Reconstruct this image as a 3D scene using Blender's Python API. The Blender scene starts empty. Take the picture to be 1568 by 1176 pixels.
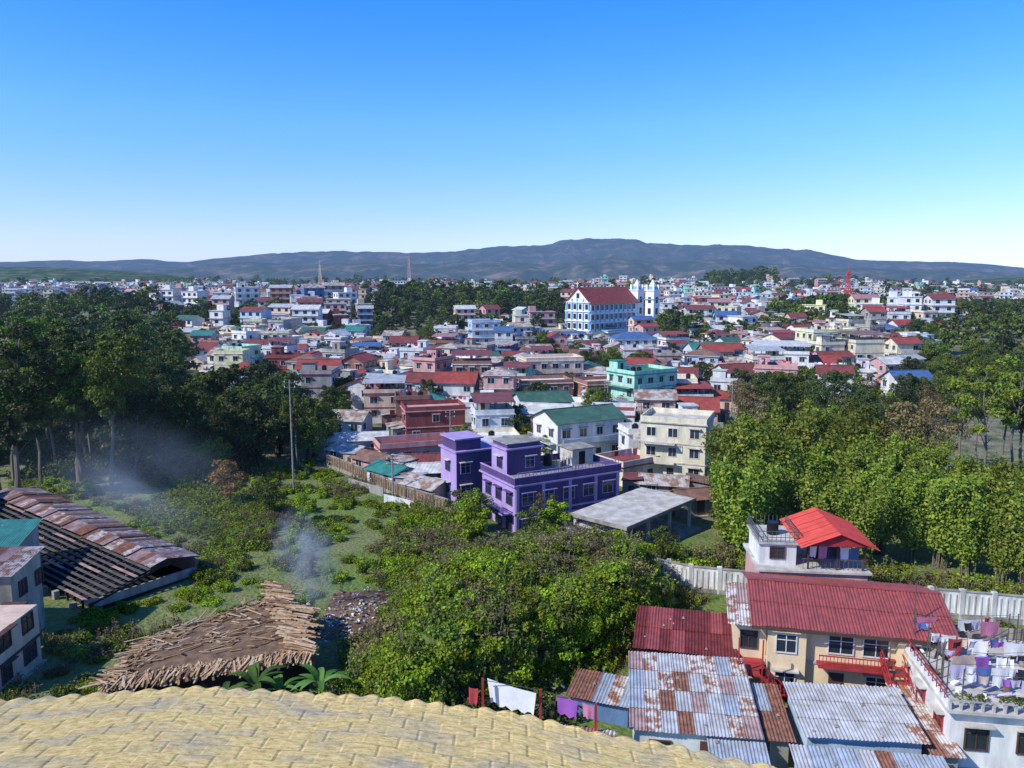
import bpy, math, random
import numpy as np
from mathutils import Vector, Matrix, noise
R=random.Random(11); NR=np.random.RandomState(5)
sc=bpy.context.scene
sc.view_settings.view_transform='Standard'; sc.view_settings.look='None'; sc.view_settings.exposure=0
CZ=30.0; TH=math.atan(0.1377); F=1184.0
def site(a,b,z):
    u=(a-784)/F; v=(b-588)/F; c,s=math.cos(TH),math.sin(TH)
    k=(CZ-z)/(s+v*c); return k*u,k*(c-v*s)
def sstep(a,b,x):
    t=min(1,max(0,(x-a)/(b-a))); return t*t*(3-2*t)
def gh(x,y):
    z=0.0
    if 30<y<130 and abs(x)<80:
        dl=((x+7.9)*(-0.572)+(y-48)*0.82)
        pl=sstep(-1.2,.8,dl)*(1-sstep(9,25,dl))
        al=sstep(-13,-5,x)*(1-sstep(9,17,x))
        z+=4.8*pl*al+pl*al*1.5*noise.noise(Vector((x/5.5,y/5.5,7)))
    z+=10*math.exp(-((x+40)/95)**2-((y-500)/75)**2)
    z+=9*math.exp(-((x+190)/110)**2-((y-430)/90)**2)
    z+=6*sstep(480,1000,y)*(1-sstep(1500,2500,y))+3.5*sstep(230,420,y)*(1-sstep(1500,2500,y))
    z+=7*math.exp(-((x-170)/60)**2-((y-330)/90)**2)
    if y>150: z+=4.0*sstep(150,300,y)*noise.noise(Vector((x/75,y/75,3)))+ sstep(400,900,y)*13*noise.noise(Vector((x/230,y/230,9)))
    elif y>40: z+=.35*noise.noise(Vector((x/7,y/7,1)))
    return z
# ------------------------------------------------------------------ materials
def nd(nt,t,**k):
    n=nt.nodes.new(t)
    for a,b in k.items(): setattr(n,a,b)
    return n
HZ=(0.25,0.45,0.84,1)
def finish(nt,sh,out,haze,dist=9500.,hz=HZ):  # aerial haze painted into the material: bluish emission grows with distance from origin
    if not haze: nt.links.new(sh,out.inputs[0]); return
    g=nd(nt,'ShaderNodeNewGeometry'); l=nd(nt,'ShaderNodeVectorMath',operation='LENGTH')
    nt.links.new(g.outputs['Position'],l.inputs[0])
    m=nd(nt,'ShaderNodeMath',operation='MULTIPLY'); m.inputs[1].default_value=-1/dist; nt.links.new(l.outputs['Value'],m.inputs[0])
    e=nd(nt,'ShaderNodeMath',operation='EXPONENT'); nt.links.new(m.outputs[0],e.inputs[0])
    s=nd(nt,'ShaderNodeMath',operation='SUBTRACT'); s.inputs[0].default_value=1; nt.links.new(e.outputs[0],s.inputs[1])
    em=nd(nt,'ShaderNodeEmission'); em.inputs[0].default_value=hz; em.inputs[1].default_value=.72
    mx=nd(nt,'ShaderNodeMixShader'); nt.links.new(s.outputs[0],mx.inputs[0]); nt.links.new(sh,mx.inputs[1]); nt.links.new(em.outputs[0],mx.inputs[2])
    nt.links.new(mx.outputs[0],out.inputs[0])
MATS={}
def newmat(name):
    m=bpy.data.materials.new(name); m.use_nodes=True; nt=m.node_tree; nt.nodes.clear()
    try: m.cycles.emission_sampling='NONE'
    except Exception: pass
    out=nd(nt,'ShaderNodeOutputMaterial'); MATS[name]=m
    return m,nt,out
def M(name,col,var=.3,scale=1.2,rough=.85,metal=0,stretch=(1,1,1),bump=0,col2=None,haze=False,rib=0,lo=.38,hi=.66,spec=.3):
    m,nt,out=newmat(name); L=nt.links.new
    tc=nd(nt,'ShaderNodeTexCoord'); mp=nd(nt,'ShaderNodeMapping'); mp.inputs['Scale'].default_value=stretch
    L(tc.outputs['Object'],mp.inputs[0])
    nz=nd(nt,'ShaderNodeTexNoise'); nz.inputs['Scale'].default_value=scale; nz.inputs['Detail'].default_value=7; nz.inputs['Roughness'].default_value=.65
    L(mp.outputs[0],nz.inputs[0])
    r=nd(nt,'ShaderNodeValToRGB'); L(nz.outputs[0],r.inputs[0])
    c2=col2 if col2 else tuple(c*(1-var) for c in col)
    r.color_ramp.elements[0].position=lo; r.color_ramp.elements[1].position=hi
    r.color_ramp.elements[0].color=(*c2,1); r.color_ramp.elements[1].color=(*col,1)
    p=nd(nt,'ShaderNodeBsdfPrincipled'); p.inputs['Roughness'].default_value=rough; p.inputs['Metallic'].default_value=metal
    p.inputs['Specular IOR Level'].default_value=spec
    L(r.outputs[0],p.inputs['Base Color'])
    if rib:
        w=nd(nt,'ShaderNodeTexWave',wave_type='BANDS',bands_direction='X'); w.inputs['Scale'].default_value=rib
        L(tc.outputs['Object'],w.inputs[0]); bp=nd(nt,'ShaderNodeBump'); bp.inputs['Strength'].default_value=.8; bp.inputs['Distance'].default_value=.06
        L(w.outputs[0],bp.inputs['Height']); L(bp.outputs[0],p.inputs['Normal'])
    elif bump:
        bp=nd(nt,'ShaderNodeBump'); bp.inputs['Strength'].default_value=bump; bp.inputs['Distance'].default_value=.05
        n2=nd(nt,'ShaderNodeTexNoise'); n2.inputs['Scale'].default_value=scale*6; n2.inputs['Detail'].default_value=5; L(tc.outputs['Object'],n2.inputs[0])
        L(n2.outputs[0],bp.inputs['Height']); L(bp.outputs[0],p.inputs['Normal'])
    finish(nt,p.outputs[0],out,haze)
    return m
WS=(1,1,.25)
def wall(n,c,v=.34): return M(n,c,var=v,scale=.9,stretch=WS,haze=True,bump=.2)
wall('w_white',(.83,.81,.77)); wall('w_white2',(.72,.73,.72)); wall('w_cream',(.80,.72,.52)); wall('w_pink',(.66,.38,.35)); wall('w_lblue',(.47,.59,.70))
wall('w_mint',(.44,.76,.58)); wall('w_grey',(.40,.38,.36),.4); wall('w_peach',(.74,.54,.41)); wall('w_maroon',(.28,.07,.065)); wall('w_brick',(.34,.17,.13))
wall('w_yellow',(.80,.75,.44)); wall('w_blue',(.13,.23,.43)); wall('w_teal',(.12,.38,.37)); wall('w_purple',(.10,.060,.175),.3); wall('w_lilac',(.42,.30,.56),.2)
wall('w_beige',(.83,.64,.40),.22); wall('w_dkgreen',(.05,.22,.14)); wall('w_conc',(.40,.38,.34),.45); wall('w_church',(.85,.86,.87),.12); wall('w_chblue',(.24,.42,.58),.12)
wall('w_stain',(.46,.41,.34),.6)
def roofm(n,c,v=.4,**k): return M(n,c,var=v,scale=.7,rough=.6,haze=True,rib=1.6,**k)
roofm('r_red',(.40,.08,.06)); roofm('r_maroon',(.26,.07,.06)); roofm('r_green',(.07,.17,.115)); roofm('r_teal',(.05,.26,.21)); roofm('r_tin',(.54,.54,.53),metal=.05)
roofm('r_rust',(.31,.17,.12),.5); roofm('r_blue',(.08,.17,.36)); roofm('r_pink',(.52,.24,.25)); roofm('r_white',(.76,.74,.70))
roofm('r_oldtin',(.50,.47,.43),col2=(.26,.15,.10),lo=.42,hi=.58)
M('sheet_red',(.36,.075,.068),col2=(.21,.055,.05),scale=1.6,rough=.5,spec=.5)
M('sheet_maroon',(.20,.04,.04),var=.4,scale=1.6,rough=.6)
M('sheet_tin',(.56,.57,.58),col2=(.36,.34,.32),scale=1.2,rough=.5,metal=.1)
M('sheet_tinblue',(.40,.47,.55),col2=(.29,.30,.32),scale=1.2,rough=.5,metal=.1)
M('sheet_rust',(.33,.15,.09),col2=(.15,.07,.05),scale=2.2,rough=.85)
M('sheet_mixed',(.56,.53,.49),col2=(.28,.13,.08),scale=1.5,rough=.6,lo=.44,hi=.56)
M('sheet_pinkish',(.46,.33,.31),col2=(.26,.16,.14),scale=1.2,rough=.7)
M('sheet_teal',(.08,.32,.27),var=.35,scale=1.2,rough=.6)
M('sheet_brightred',(.64,.08,.06),var=.25,scale=1,rough=.5)
M('sheet_greyd',(.12,.115,.11),var=.4,scale=1)
M('glass',(.03,.04,.055),var=.4,scale=.6,rough=.12,haze=True,spec=.6)
M('frame',(.68,.67,.63),var=.2,haze=True); M('frame_dark',(.10,.05,.04),var=.3,haze=True)
M('conc',(.38,.355,.31),col2=(.19,.175,.15),scale=1.0,haze=True,bump=.3); M('conc_lt',(.62,.58,.52),col2=(.36,.34,.30),scale=.8,haze=True,bump=.3)
M('tank',(.012,.012,.014),var=.2,rough=.4,haze=True)
M('red_paint',(.42,.04,.045),var=.3,rough=.6); M('iron',(.12,.11,.10),var=.3,rough=.6,haze=True)
M('bark',(.13,.095,.07),var=.5,scale=3,stretch=(1,1,.2)); M('bark_pale',(.22,.185,.14),var=.4,scale=2,stretch=(1,1,.2))
M('wood_a',(.50,.31,.16),var=.45,scale=4); M('wood_b',(.27,.15,.085),var=.4,scale=4); M('wood_c',(.62,.45,.29),var=.35,scale=4)
M('soil',(.23,.14,.085),col2=(.11,.07,.04),scale=1.4,bump=.8); M('stonewall',(.30,.21,.14),col2=(.14,.10,.07),scale=2.5,bump=.6)
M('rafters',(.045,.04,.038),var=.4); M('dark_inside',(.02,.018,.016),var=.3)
M('bg_white',(.70,.70,.67),col2=(.22,.22,.20),scale=1.3,stretch=(1,1,.22),lo=.30,hi=.60,bump=.2)
for n,c in dict(cl_white=(.82,.82,.82),cl_pur=(.32,.10,.42),cl_pink=(.60,.22,.34),cl_blue=(.10,.16,.38),cl_red=(.42,.05,.06),cl_yel=(.60,.30,.12),cl_blk=(.03,.03,.04),cl_lil=(.56,.50,.66)).items(): M(n,c,var=.12,scale=3)
def leafm(name,cols,haze=False,tr=.25):
    m,nt,out=newmat(name); L=nt.links.new
    g=nd(nt,'ShaderNodeNewGeometry'); r=nd(nt,'ShaderNodeValToRGB'); L(g.outputs['Random Per Island'],r.inputs[0])
    r.color_ramp.elements[0].color=(*cols[0],1); r.color_ramp.elements[1].color=(*cols[2],1); e=r.color_ramp.elements.new(.55); e.color=(*cols[1],1)
    oi=nd(nt,'ShaderNodeObjectInfo'); mr=nd(nt,'ShaderNodeMapRange'); mr.inputs[3].default_value=.62; mr.inputs[4].default_value=1.5; L(oi.outputs['Random'],mr.inputs[0])
    hs=nd(nt,'ShaderNodeHueSaturation'); L(mr.outputs[0],hs.inputs['Value']); L(r.outputs[0],hs.inputs['Color'])
    mh=nd(nt,'ShaderNodeMapRange'); mh.inputs[3].default_value=.472; mh.inputs[4].default_value=.508; L(oi.outputs['Random'],mh.inputs[0]); L(mh.outputs[0],hs.inputs['Hue'])
    p=nd(nt,'ShaderNodeBsdfPrincipled'); p.inputs['Roughness'].default_value=.6; p.inputs['Specular IOR Level'].default_value=.25; L(hs.outputs[0],p.inputs['Base Color'])
    t=nd(nt,'ShaderNodeBsdfTranslucent'); L(hs.outputs[0],t.inputs[0]); mx=nd(nt,'ShaderNodeMixShader'); mx.inputs[0].default_value=tr
    L(p.outputs[0],mx.inputs[1]); L(t.outputs[0],mx.inputs[2]); finish(nt,mx.outputs[0],out,haze)
leafm('lf_dark',[(.022,.040,.010),(.05,.078,.016),(.10,.13,.028)],True)
leafm('lf_mid',[(.045,.08,.010),(.10,.15,.018),(.18,.23,.03)],True)
leafm('lf_bright',[(.08,.14,.010),(.18,.28,.015),(.33,.41,.025)],False,.3)
leafm('lf_bamboo',[(.08,.13,.012),(.16,.22,.02),(.29,.31,.04)],True,.3)
leafm('lf_dry',[(.09,.07,.03),(.17,.13,.05),(.26,.20,.08)],True)
leafm('lf_rust',[(.14,.07,.02),(.25,.13,.03),(.20,.17,.03)],True)
leafm('lf_banana',[(.05,.12,.02),(.09,.18,.03),(.14,.24,.05)],False,.35)
# ------------------------------------------------------------------ mesh builder
class B:
    def __init__(s): s.v=[];s.f=[];s.m=[];s.mats=[]
    def mi(s,n):
        n=n or 'r_oldtin'
        if n not in s.mats: s.mats.append(n)
        return s.mats.index(n)
    def add(s,vs,fs,mat):
        o=len(s.v); s.v+= [tuple(p) for p in vs]; k=s.mi(mat)
        for f in fs: s.f.append(tuple(i+o for i in f)); s.m.append(k)
    def box(s,x0,x1,y0,y1,z0,z1,mat):
        s.add([(x0,y0,z0),(x1,y0,z0),(x1,y1,z0),(x0,y1,z0),(x0,y0,z1),(x1,y0,z1),(x1,y1,z1),(x0,y1,z1)],
              [(0,3,2,1),(4,5,6,7),(0,1,5,4),(1,2,6,5),(2,3,7,6),(3,0,4,7)],mat)
    def slab(s,pts,t,mat):
        n=len(pts); N=(Vector(pts[1])-Vector(pts[0])).cross(Vector(pts[2])-Vector(pts[0])).normalized()*t
        lo=[tuple(Vector(p)-N) for p in pts]
        s.add(list(pts)+lo,[tuple(range(n)),tuple(range(2*n-1,n-1,-1))]+[(i,i+n,(i+1)%n+n,(i+1)%n) for i in range(n)],mat)
    def cyl(s,x,y,z0,z1,r,mat,n=10,r2=None):
        r2=r if r2 is None else r2
        vs=[(x+r*math.cos(2*math.pi*i/n),y+r*math.sin(2*math.pi*i/n),z0) for i in range(n)]+[(x+r2*math.cos(2*math.pi*i/n),y+r2*math.sin(2*math.pi*i/n),z1) for i in range(n)]
        s.add(vs,[(i,(i+1)%n,(i+1)%n+n,i+n) for i in range(n)]+[tuple(range(n,2*n)),tuple(range(n-1,-1,-1))],mat)
    def beam(s,p,q,w,h,mat):
        p=Vector(p);q=Vector(q);d=(q-p).normalized(); up=Vector((0,0,1)) if abs(d.z)<.95 else Vector((0,1,0))
        a=d.cross(up).normalized()*w/2; c=a.cross(d).normalized()*h/2
        vs=[p-a-c,p+a-c,p+a+c,p-a+c,q-a-c,q+a-c,q+a+c,q-a+c]
        s.add(vs,[(0,1,2,3),(7,6,5,4),(0,4,5,1),(1,5,6,2),(2,6,7,3),(3,7,4,0)],mat)
    def side(s,sd,X,Y,a0,a1,z0,z1,p0,p1,mat):
        x0,x1=X;y0,y1=Y
        if sd==0: s.box(x0+a0,x0+a1,y0-p1,y0-p0,z0,z1,mat)
        elif sd==1: s.box(x1+p0,x1+p1,y0+a0,y0+a1,z0,z1,mat)
        elif sd==2: s.box(x0+a0,x0+a1,y1+p0,y1+p1,z0,z1,mat)
        else: s.box(x0-p1,x0-p0,y0+a0,y0+a1,z0,z1,mat)
    def window(s,sd,X,Y,a,z,w,h,fr='frame',detail=False,shade=True,sh='conc_lt'):
        if detail:
            s.side(sd,X,Y,a,a+w,z,z+h,.003,.02,'glass')
            for (q0,q1,r0,r1) in ((a-.08,a,z-.08,z+h+.08),(a+w,a+w+.08,z-.08,z+h+.08),(a,a+w,z-.08,z),(a,a+w,z+h,z+h+.08)): s.side(sd,X,Y,q0,q1,r0,r1,0,.10,fr)
            n=max(2,int(w/.55))
            for i in range(1,n): s.side(sd,X,Y,a+w*i/n-.03,a+w*i/n+.03,z,z+h,.021,.07,fr)
            s.side(sd,X,Y,a,a+w,z+h*.68,z+h*.68+.05,.021,.06,fr)
        else:
            s.side(sd,X,Y,a-.1,a+w+.1,z-.1,z+h+.1,0,.06,fr)
            s.side(sd,X,Y,a,a+w*.47,z,z+h,.06,.075,'glass'); s.side(sd,X,Y,a+w*.53,a+w,z,z+h,.06,.075,'glass')
        if shade: s.side(sd,X,Y,a-.25,a+w+.25,z+h+.16,z+h+.25,0,.5,sh)
    def mesh(s,name):
        me=bpy.data.meshes.new(name); me.from_pydata(s.v,[],s.f)
        for n in s.mats: me.materials.append(MATS[n])
        me.polygons.foreach_set('material_index',s.m); me.update(); return me
    def obj(s,name,loc=(0,0,0),rot=0,parent=None):
        o=bpy.data.objects.new(name,s.mesh(name)); sc.collection.objects.link(o); o.location=loc; o.rotation_euler=(0,0,rot); o.parent=parent; return o
def corr(b,o,u,v,nu,nv,W,Lh,mats,amp=.035,pitch=.22,ov=.12):
    o=Vector(o);u=Vector(u).normalized();v=Vector(v).normalized();n=u.cross(v).normalized()
    for i in range(nu):
        for j in range(nv):
            mt=R.choice(mats); k=max(6,int(W/pitch*4)); lift=.012*((i%2)+1)+.02*j+R.uniform(0,.02); sk=R.uniform(-.03,.03)
            vs=[]
            for q in range(k+1):
                t=(q/k)*(W+.05); a=amp*math.sin(2*math.pi*t/pitch)
                for e in (0,1):
                    l=j*Lh+(Lh+ov)*e+ (0 if e else sk)
                    vs.append(o+u*(i*W+t)+v*l+n*(a+lift+(-.015 if e else .015)))
            b.add(vs,[(2*q,2*q+2,2*q+3,2*q+1) for q in range(k)],mt)
def empty(name,loc=(0,0,0)):
    e=bpy.data.objects.new(name,None); sc.collection.objects.link(e); e.location=loc; return e
def inst(name,me,loc,rot=0,s=1,parent=None,tilt=0):
    o=bpy.data.objects.new(name,me); sc.collection.objects.link(o); o.location=loc; o.rotation_euler=(tilt*math.cos(rot*7),tilt*math.sin(rot*5),rot)
    o.scale=(s,s,s) if not isinstance(s,tuple) else s; o.parent=parent; return o
def cloth(b,p,u,w,h,mat,n=8):
    p=Vector(p);u=Vector(u).normalized();nn=Vector((-u.y,u.x,0)); ph=R.uniform(0,6); vs=[]; tp=R.uniform(-.12,.12)
    for i in range(n+1):
        hh=h*(1+tp*(i/n-.5)*2+.08*math.sin(i*1.7+ph))
        for j in range(5):
            t=i/n;q=j/4; vs.append(p+u*(w*(.5+(t-.5)*(1-.12*q)))+Vector((0,0,-hh*q-.06*math.sin(math.pi*t)))+nn*(.035*math.sin(t*7+ph)*(.2+q)+.1*q*math.sin(ph)))
    b.add(vs,[(i*5+j,(i+1)*5+j,(i+1)*5+j+1,i*5+j+1) for i in range(n) for j in range(4)],mat)
# ------------------------------------------------------------------ foliage prototypes
def leafarr(P,N,size):
    n=len(P); A=NR.normal(size=(n,3)); A/=np.linalg.norm(A,axis=1)[:,None]
    Nn=N+NR.normal(size=(n,3))*.55; Nn/=np.linalg.norm(Nn,axis=1)[:,None]
    a=np.cross(Nn,A); a/=np.linalg.norm(a,axis=1)[:,None]; c=np.cross(Nn,a)
    s=(size*NR.uniform(.6,1.3,size=n))[:,None]
    V=np.stack([P-a*s*.5,P+c*s*.32,P+a*s*.5-Nn*s*.12,P-c*s*.32],axis=1).reshape(-1,3)
    return V
def cone_tube(b,pts,rad,mat,n=6):
    vs=[];
    for p,r in zip(pts,rad):
        for i in range(n):
            t=2*math.pi*i/n; vs.append((p[0]+r*math.cos(t),p[1]+r*math.sin(t),p[2]))
    fs=[(k*n+i,k*n+(i+1)%n,(k+1)*n+(i+1)%n,(k+1)*n+i) for k in range(len(pts)-1) for i in range(n)]
    b.add(vs,fs,mat)
def clump_pts(c,r,n,flat=.75):
    D=NR.normal(size=(n,3)); D/=np.linalg.norm(D,axis=1)[:,None]
    D[:,2]=np.where(D[:,2]<-.35,-D[:,2],D[:,2])
    rr=NR.uniform(0,1,size=n)**.35
    lump=1+.25*np.sin(D[:,0]*5+c[0])*np.cos(D[:,1]*6+c[1]*2)
    P=np.array(c)+D*(r*rr*lump)[:,None]*np.array([1,1,flat]); return P,D
def add_leaves(b,P,N,size,mat):
    V=leafarr(P,N,size); n=len(P); o=len(b.v); b.v+= [tuple(x) for x in V.tolist()]; k=b.mi(mat)
    b.f+=[(o+4*i,o+4*i+1,o+4*i+2,o+4*i+3) for i in range(n)]; b.m+=[k]*n
def tree_proto(name,H,cr,c0,nc,nl,leaf,lsize,bark='bark',tr=.22,rfac=.33,spread=1,shape='round'):
    b=B(); bend=[(0,0,0)]; x=y=0
    for i in range(1,7):
        x+=R.uniform(-.02,.02)*H; y+=R.uniform(-.02,.02)*H; bend.append((x,y,H*.93*i/6))
    bend[0]=(0,0,-1.5)
    cone_tube(b,bend,[tr*1.25,tr*.95,tr*.8,tr*.62,tr*.42,tr*.25,tr*.08],bark,7)
    for i in range(nc):
        t=(i+.5)/nc; z=H*(c0+(1-c0)*t*.96); ang=i*2.4+R.uniform(-.4,.4)
        if shape=='round': rad=cr*math.sin(math.pi*min(1,.12+.80*t))**.7
        elif shape=='cone': rad=cr*(1.02-t)
        else: rad=cr*(.45+.65*math.sin(math.pi*t))*R.uniform(.55,1.1)
        d=rad*R.uniform(.35,.8)*spread; ft=z/(H*.93)*6; k=min(5,int(ft)); tx,ty,_=bend[k]
        c=(tx+d*math.cos(ang),ty+d*math.sin(ang),z); r=max(.5,rad*R.uniform(.8,1.15)*rfac*2*.72)
        zb=max(H*c0*.75,z-d*.8-H*.04)
        cone_tube(b,[(tx,ty,zb),(tx+.5*(c[0]-tx),ty+.5*(c[1]-ty),zb+.6*(z-zb)),c],[tr*.34,tr*.22,tr*.06],bark,4)
        P,N=clump_pts(c,r,int(nl/nc*R.uniform(.7,1.3)),.7); add_leaves(b,P,N,lsize,leaf)
    return b.mesh(name)
def bamboo_proto(name,H,n,leaf):
    b=B()
    for i in range(n):
        a=R.uniform(0,6.28); r0=R.uniform(0,.9); h=H*R.uniform(.7,1.05); lean=R.uniform(.8,3.4); x0=r0*math.cos(a);y0=r0*math.sin(a); pts=[]
        for k in range(8):
            t=k/7; pts.append((x0+math.cos(a)*lean*t**2.2,y0+math.sin(a)*lean*t**2.2,-1+(h+1)*(t-.13*t**4)))
        cone_tube(b,pts,[.06,.06,.055,.05,.045,.035,.02,.01],'bark_pale',4)
        for k in range(150):
            t=R.uniform(.22,1.0)**.75; q=t*7; j=min(6,int(q)); f=q-j
            p=[pts[j][m]*(1-f)+pts[j+1][m]*f for m in range(3)]; sp=.85*(1.1-.3*t)
            P=np.array([[p[0]+R.gauss(0,sp*.6),p[1]+R.gauss(0,sp*.6),p[2]+R.gauss(-.2,.5)] for _ in range(3)]); add_leaves(b,P,np.array([[math.cos(a)*.6,math.sin(a)*.6,.5]]*3),.42,leaf)
    return b.mesh(name)
def bush_proto(name,leaf,n=1000,size=.26,r=1.25,weeds=0,extra=None):
    b=B()
    for i in range(6):
        a=i*1.05+R.uniform(-.3,.3); d=R.uniform(.2,.75)*r if i else 0
        P,N=clump_pts((d*math.cos(a),d*math.sin(a),R.uniform(.1,.5)*r),r*R.uniform(.45,.7),n//6,.85); add_leaves(b,P,N,size,leaf if not(extra and i%3==2) else extra)
    for i in range(weeds):
        x,y=R.uniform(-r,r),R.uniform(-r,r); h=R.uniform(.9,2.0); 
        b.beam((x,y,0),(x+R.uniform(-.3,.3),y+R.uniform(-.3,.3),h),.03,.03,'bark_pale')
        P=np.array([[x+R.gauss(0,.15),y+R.gauss(0,.15),R.uniform(.5,1)*h] for _ in range(14)]); add_leaves(b,P,np.array([[0,0,1.]]*14),size*.9,extra or leaf)
    return b.mesh(name)
def blade(b,base,ang,L,wd,up,mat,seg=7):
    vs=[]; fs=[]; base=Vector(base); h=Vector((math.cos(ang),math.sin(ang),0)); sd=Vector((-h.y,h.x,0))
    for i in range(seg+1):
        t=i/seg; c=base+h*(L*t*(.45+.4*t))+Vector((0,0,up*(t*1.25-t*t*.95))); w=wd*math.sin(math.pi*min(1,.08+t*.92))**.6*.5
        vs+= [c-sd*w+Vector((0,0,.12*w)),c,c+sd*w+Vector((0,0,.12*w))]
    for i in range(seg):
        k=3*i; fs+= [(k,k+1,k+4,k+3),(k+1,k+2,k+5,k+4)]
    b.add(vs,fs,mat)
def banana_proto(name):
    b=B(); b.cyl(0,0,-.5,1.9,.16,'lf_bamboo',8,.09)
    for i in range(9): blade(b,(0,0,1.7),i*2.4+R.uniform(-.3,.3),R.uniform(1.9,2.9),.5,R.uniform(1.2,2.6),'lf_banana')
    return b.mesh(name)
BROAD=[tree_proto('m_broad%d'%i,9+i,4.2,.28,17,6500,['lf_mid','lf_dark','lf_mid'][i],.36,tr=.24) for i in range(3)]
TALL=[tree_proto('m_tall%d'%i,22,4.6,[.38,.5,.3][i],22,9500,['lf_dark','lf_mid','lf_dark'][i],.42,tr=.3,shape='col',spread=1.1,bark='bark_pale') for i in range(3)]
THIN=[tree_proto('m_thin%d'%i,21,4.2,.55,13,3600,['lf_mid','lf_bamboo'][i],.42,tr=.24,shape='col',spread=1.35,bark='bark_pale',rfac=.27) for i in range(2)]
CYP=tree_proto('m_cypress',11,2.1,.12,18,3500,'lf_dark',.34,tr=.2,shape='cone')
BAM=[bamboo_proto('m_bamboo%d'%i,13.5,26,'lf_bamboo') for i in range(2)]
FART=[tree_proto('m_far%d'%i,11,4.6,.2,9,700,['lf_dark','lf_mid','lf_dark'][i],1.0,tr=.25) for i in range(3)]
DRYT=tree_proto('m_dry',8,3,.25,14,1500,'lf_dry',.3,tr=.18); RUSTT=tree_proto('m_rust',5,2.2,.25,12,2200,'lf_rust',.28,tr=.12)
SMALL=[tree_proto('m_small%d'%i,5.2,2.2,.2,11,2400,['lf_bright','lf_mid'][i],.28,tr=.12) for i in range(2)]
BUSH=[bush_proto('m_bush0','lf_bright'),bush_proto('m_bush1','lf_mid',extra='lf_bright'),bush_proto('m_bush2','lf_bright',weeds=8,extra='lf_bamboo'),bush_proto('m_bush3','lf_bamboo',weeds=12,extra='lf_dry')]
DBUSH=bush_proto('m_bush4','lf_dark',n=700,size=.4,r=2.2)
BAN=banana_proto('m_banana')
# ------------------------------------------------------------------ ground, hills
def ground():
    m,nt,out=newmat('ground_mat'); L=nt.links.new
    g=nd(nt,'ShaderNodeNewGeometry')
    def nz(s,d=6):
        n=nd(nt,'ShaderNodeTexNoise'); n.inputs['Scale'].default_value=s; n.inputs['Detail'].default_value=d; L(g.outputs['Position'],n.inputs[0]); return n
    a,b_,c=nz(.045),nz(.35),nz(2.5)
    r=nd(nt,'ShaderNodeValToRGB'); L(b_.outputs[0],r.inputs[0]); cr=r.color_ramp
    cr.elements[0].position=.3; cr.elements[0].color=(.06,.11,.016,1); cr.elements[1].position=.72; cr.elements[1].color=(.28,.21,.12,1)
    e=cr.elements.new(.48); e.color=(.17,.24,.035,1); e=cr.elements.new(.6); e.color=(.24,.24,.07,1)
    r2=nd(nt,'ShaderNodeValToRGB'); L(a.outputs[0],r2.inputs[0]); r2.color_ramp.elements[0].position=.42; r2.color_ramp.elements[0].color=(.11,.19,.025,1); r2.color_ramp.elements[1].position=.6; r2.color_ramp.elements[1].color=(.22,.19,.10,1)
    mx=nd(nt,'ShaderNodeMix',data_type='RGBA'); mx.inputs[0].default_value=.4; L(r.outputs[0],mx.inputs[6]); L(r2.outputs[0],mx.inputs[7])
    sp=nd(nt,'ShaderNodeSeparateXYZ'); L(g.outputs['Position'],sp.inputs[0]); mr=nd(nt,'ShaderNodeMapRange'); mr.inputs[1].default_value=105; mr.inputs[2].default_value=135; mr.inputs[4].default_value=.8; L(sp.outputs['Y'],mr.inputs[0])
    rt=nd(nt,'ShaderNodeValToRGB'); L(b_.outputs[0],rt.inputs[0]); rt.color_ramp.elements[0].position=.38; rt.color_ramp.elements[0].color=(.08,.09,.035,1); rt.color_ramp.elements[1].position=.62; rt.color_ramp.elements[1].color=(.31,.25,.18,1)
    mt=nd(nt,'ShaderNodeMix',data_type='RGBA'); L(mr.outputs[0],mt.inputs[0]); L(mx.outputs[2],mt.inputs[6]); L(rt.outputs[0],mt.inputs[7])
    m2=nd(nt,'ShaderNodeMix',data_type='RGBA',blend_type='MULTIPLY'); m2.inputs[0].default_value=.7; L(mt.outputs[2],m2.inputs[6])
    r3=nd(nt,'ShaderNodeValToRGB'); L(c.outputs[0],r3.inputs[0]); r3.color_ramp.elements[0].position=.3; r3.color_ramp.elements[0].color=(.45,.45,.45,1); r3.color_ramp.elements[1].position=.65; L(r3.outputs[0],m2.inputs[7])
    p=nd(nt,'ShaderNodeBsdfPrincipled'); p.inputs['Roughness'].default_value=.95; L(m2.outputs[2],p.inputs[0])
    bp=nd(nt,'ShaderNodeBump'); bp.inputs['Distance'].default_value=.3; L(c.outputs[0],bp.inputs['Height']); L(bp.outputs[0],p.inputs['Normal'])
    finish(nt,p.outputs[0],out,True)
    vs=[];fs=[];NA=300;rs=[2*(1.045**i) for i in range(220)]; rs=[r for r in rs if r<26000]
    ang=[]
    for i in range(NA):
        t=i/NA; ang.append(math.pi/2+2*math.pi*(t-.5)*(abs(2*(t-.5))**.9)*1.0)
    for r in rs:
        for a in ang:
            x=r*math.cos(a);y=r*math.sin(a); vs.append((x,y,gh(x,y)))
    nr=len(rs)
    for k in range(nr-1):
        for i in range(NA): fs.append((k*NA+i,(k+1)*NA+i,(k+1)*NA+(i+1)%NA,k*NA+(i+1)%NA))
    me=bpy.data.meshes.new('ground'); me.from_pydata(vs,[],fs); me.materials.append(m); me.update()
    me.polygons.foreach_set('use_smooth',[True]*len(me.polygons))
    o=bpy.data.objects.new('ground',me); sc.collection.objects.link(o)
ground()
def interp(tab,x):
    if x<=tab[0][0]: return tab[0][1]
    for (a,b),(c,d) in zip(tab,tab[1:]):
        if x<=c: 
            t=(x-a)/(c-a); t=t*t*(3-2*t)*.5+t*.5; return b+(d-b)*t
    return tab[-1][1]
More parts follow.
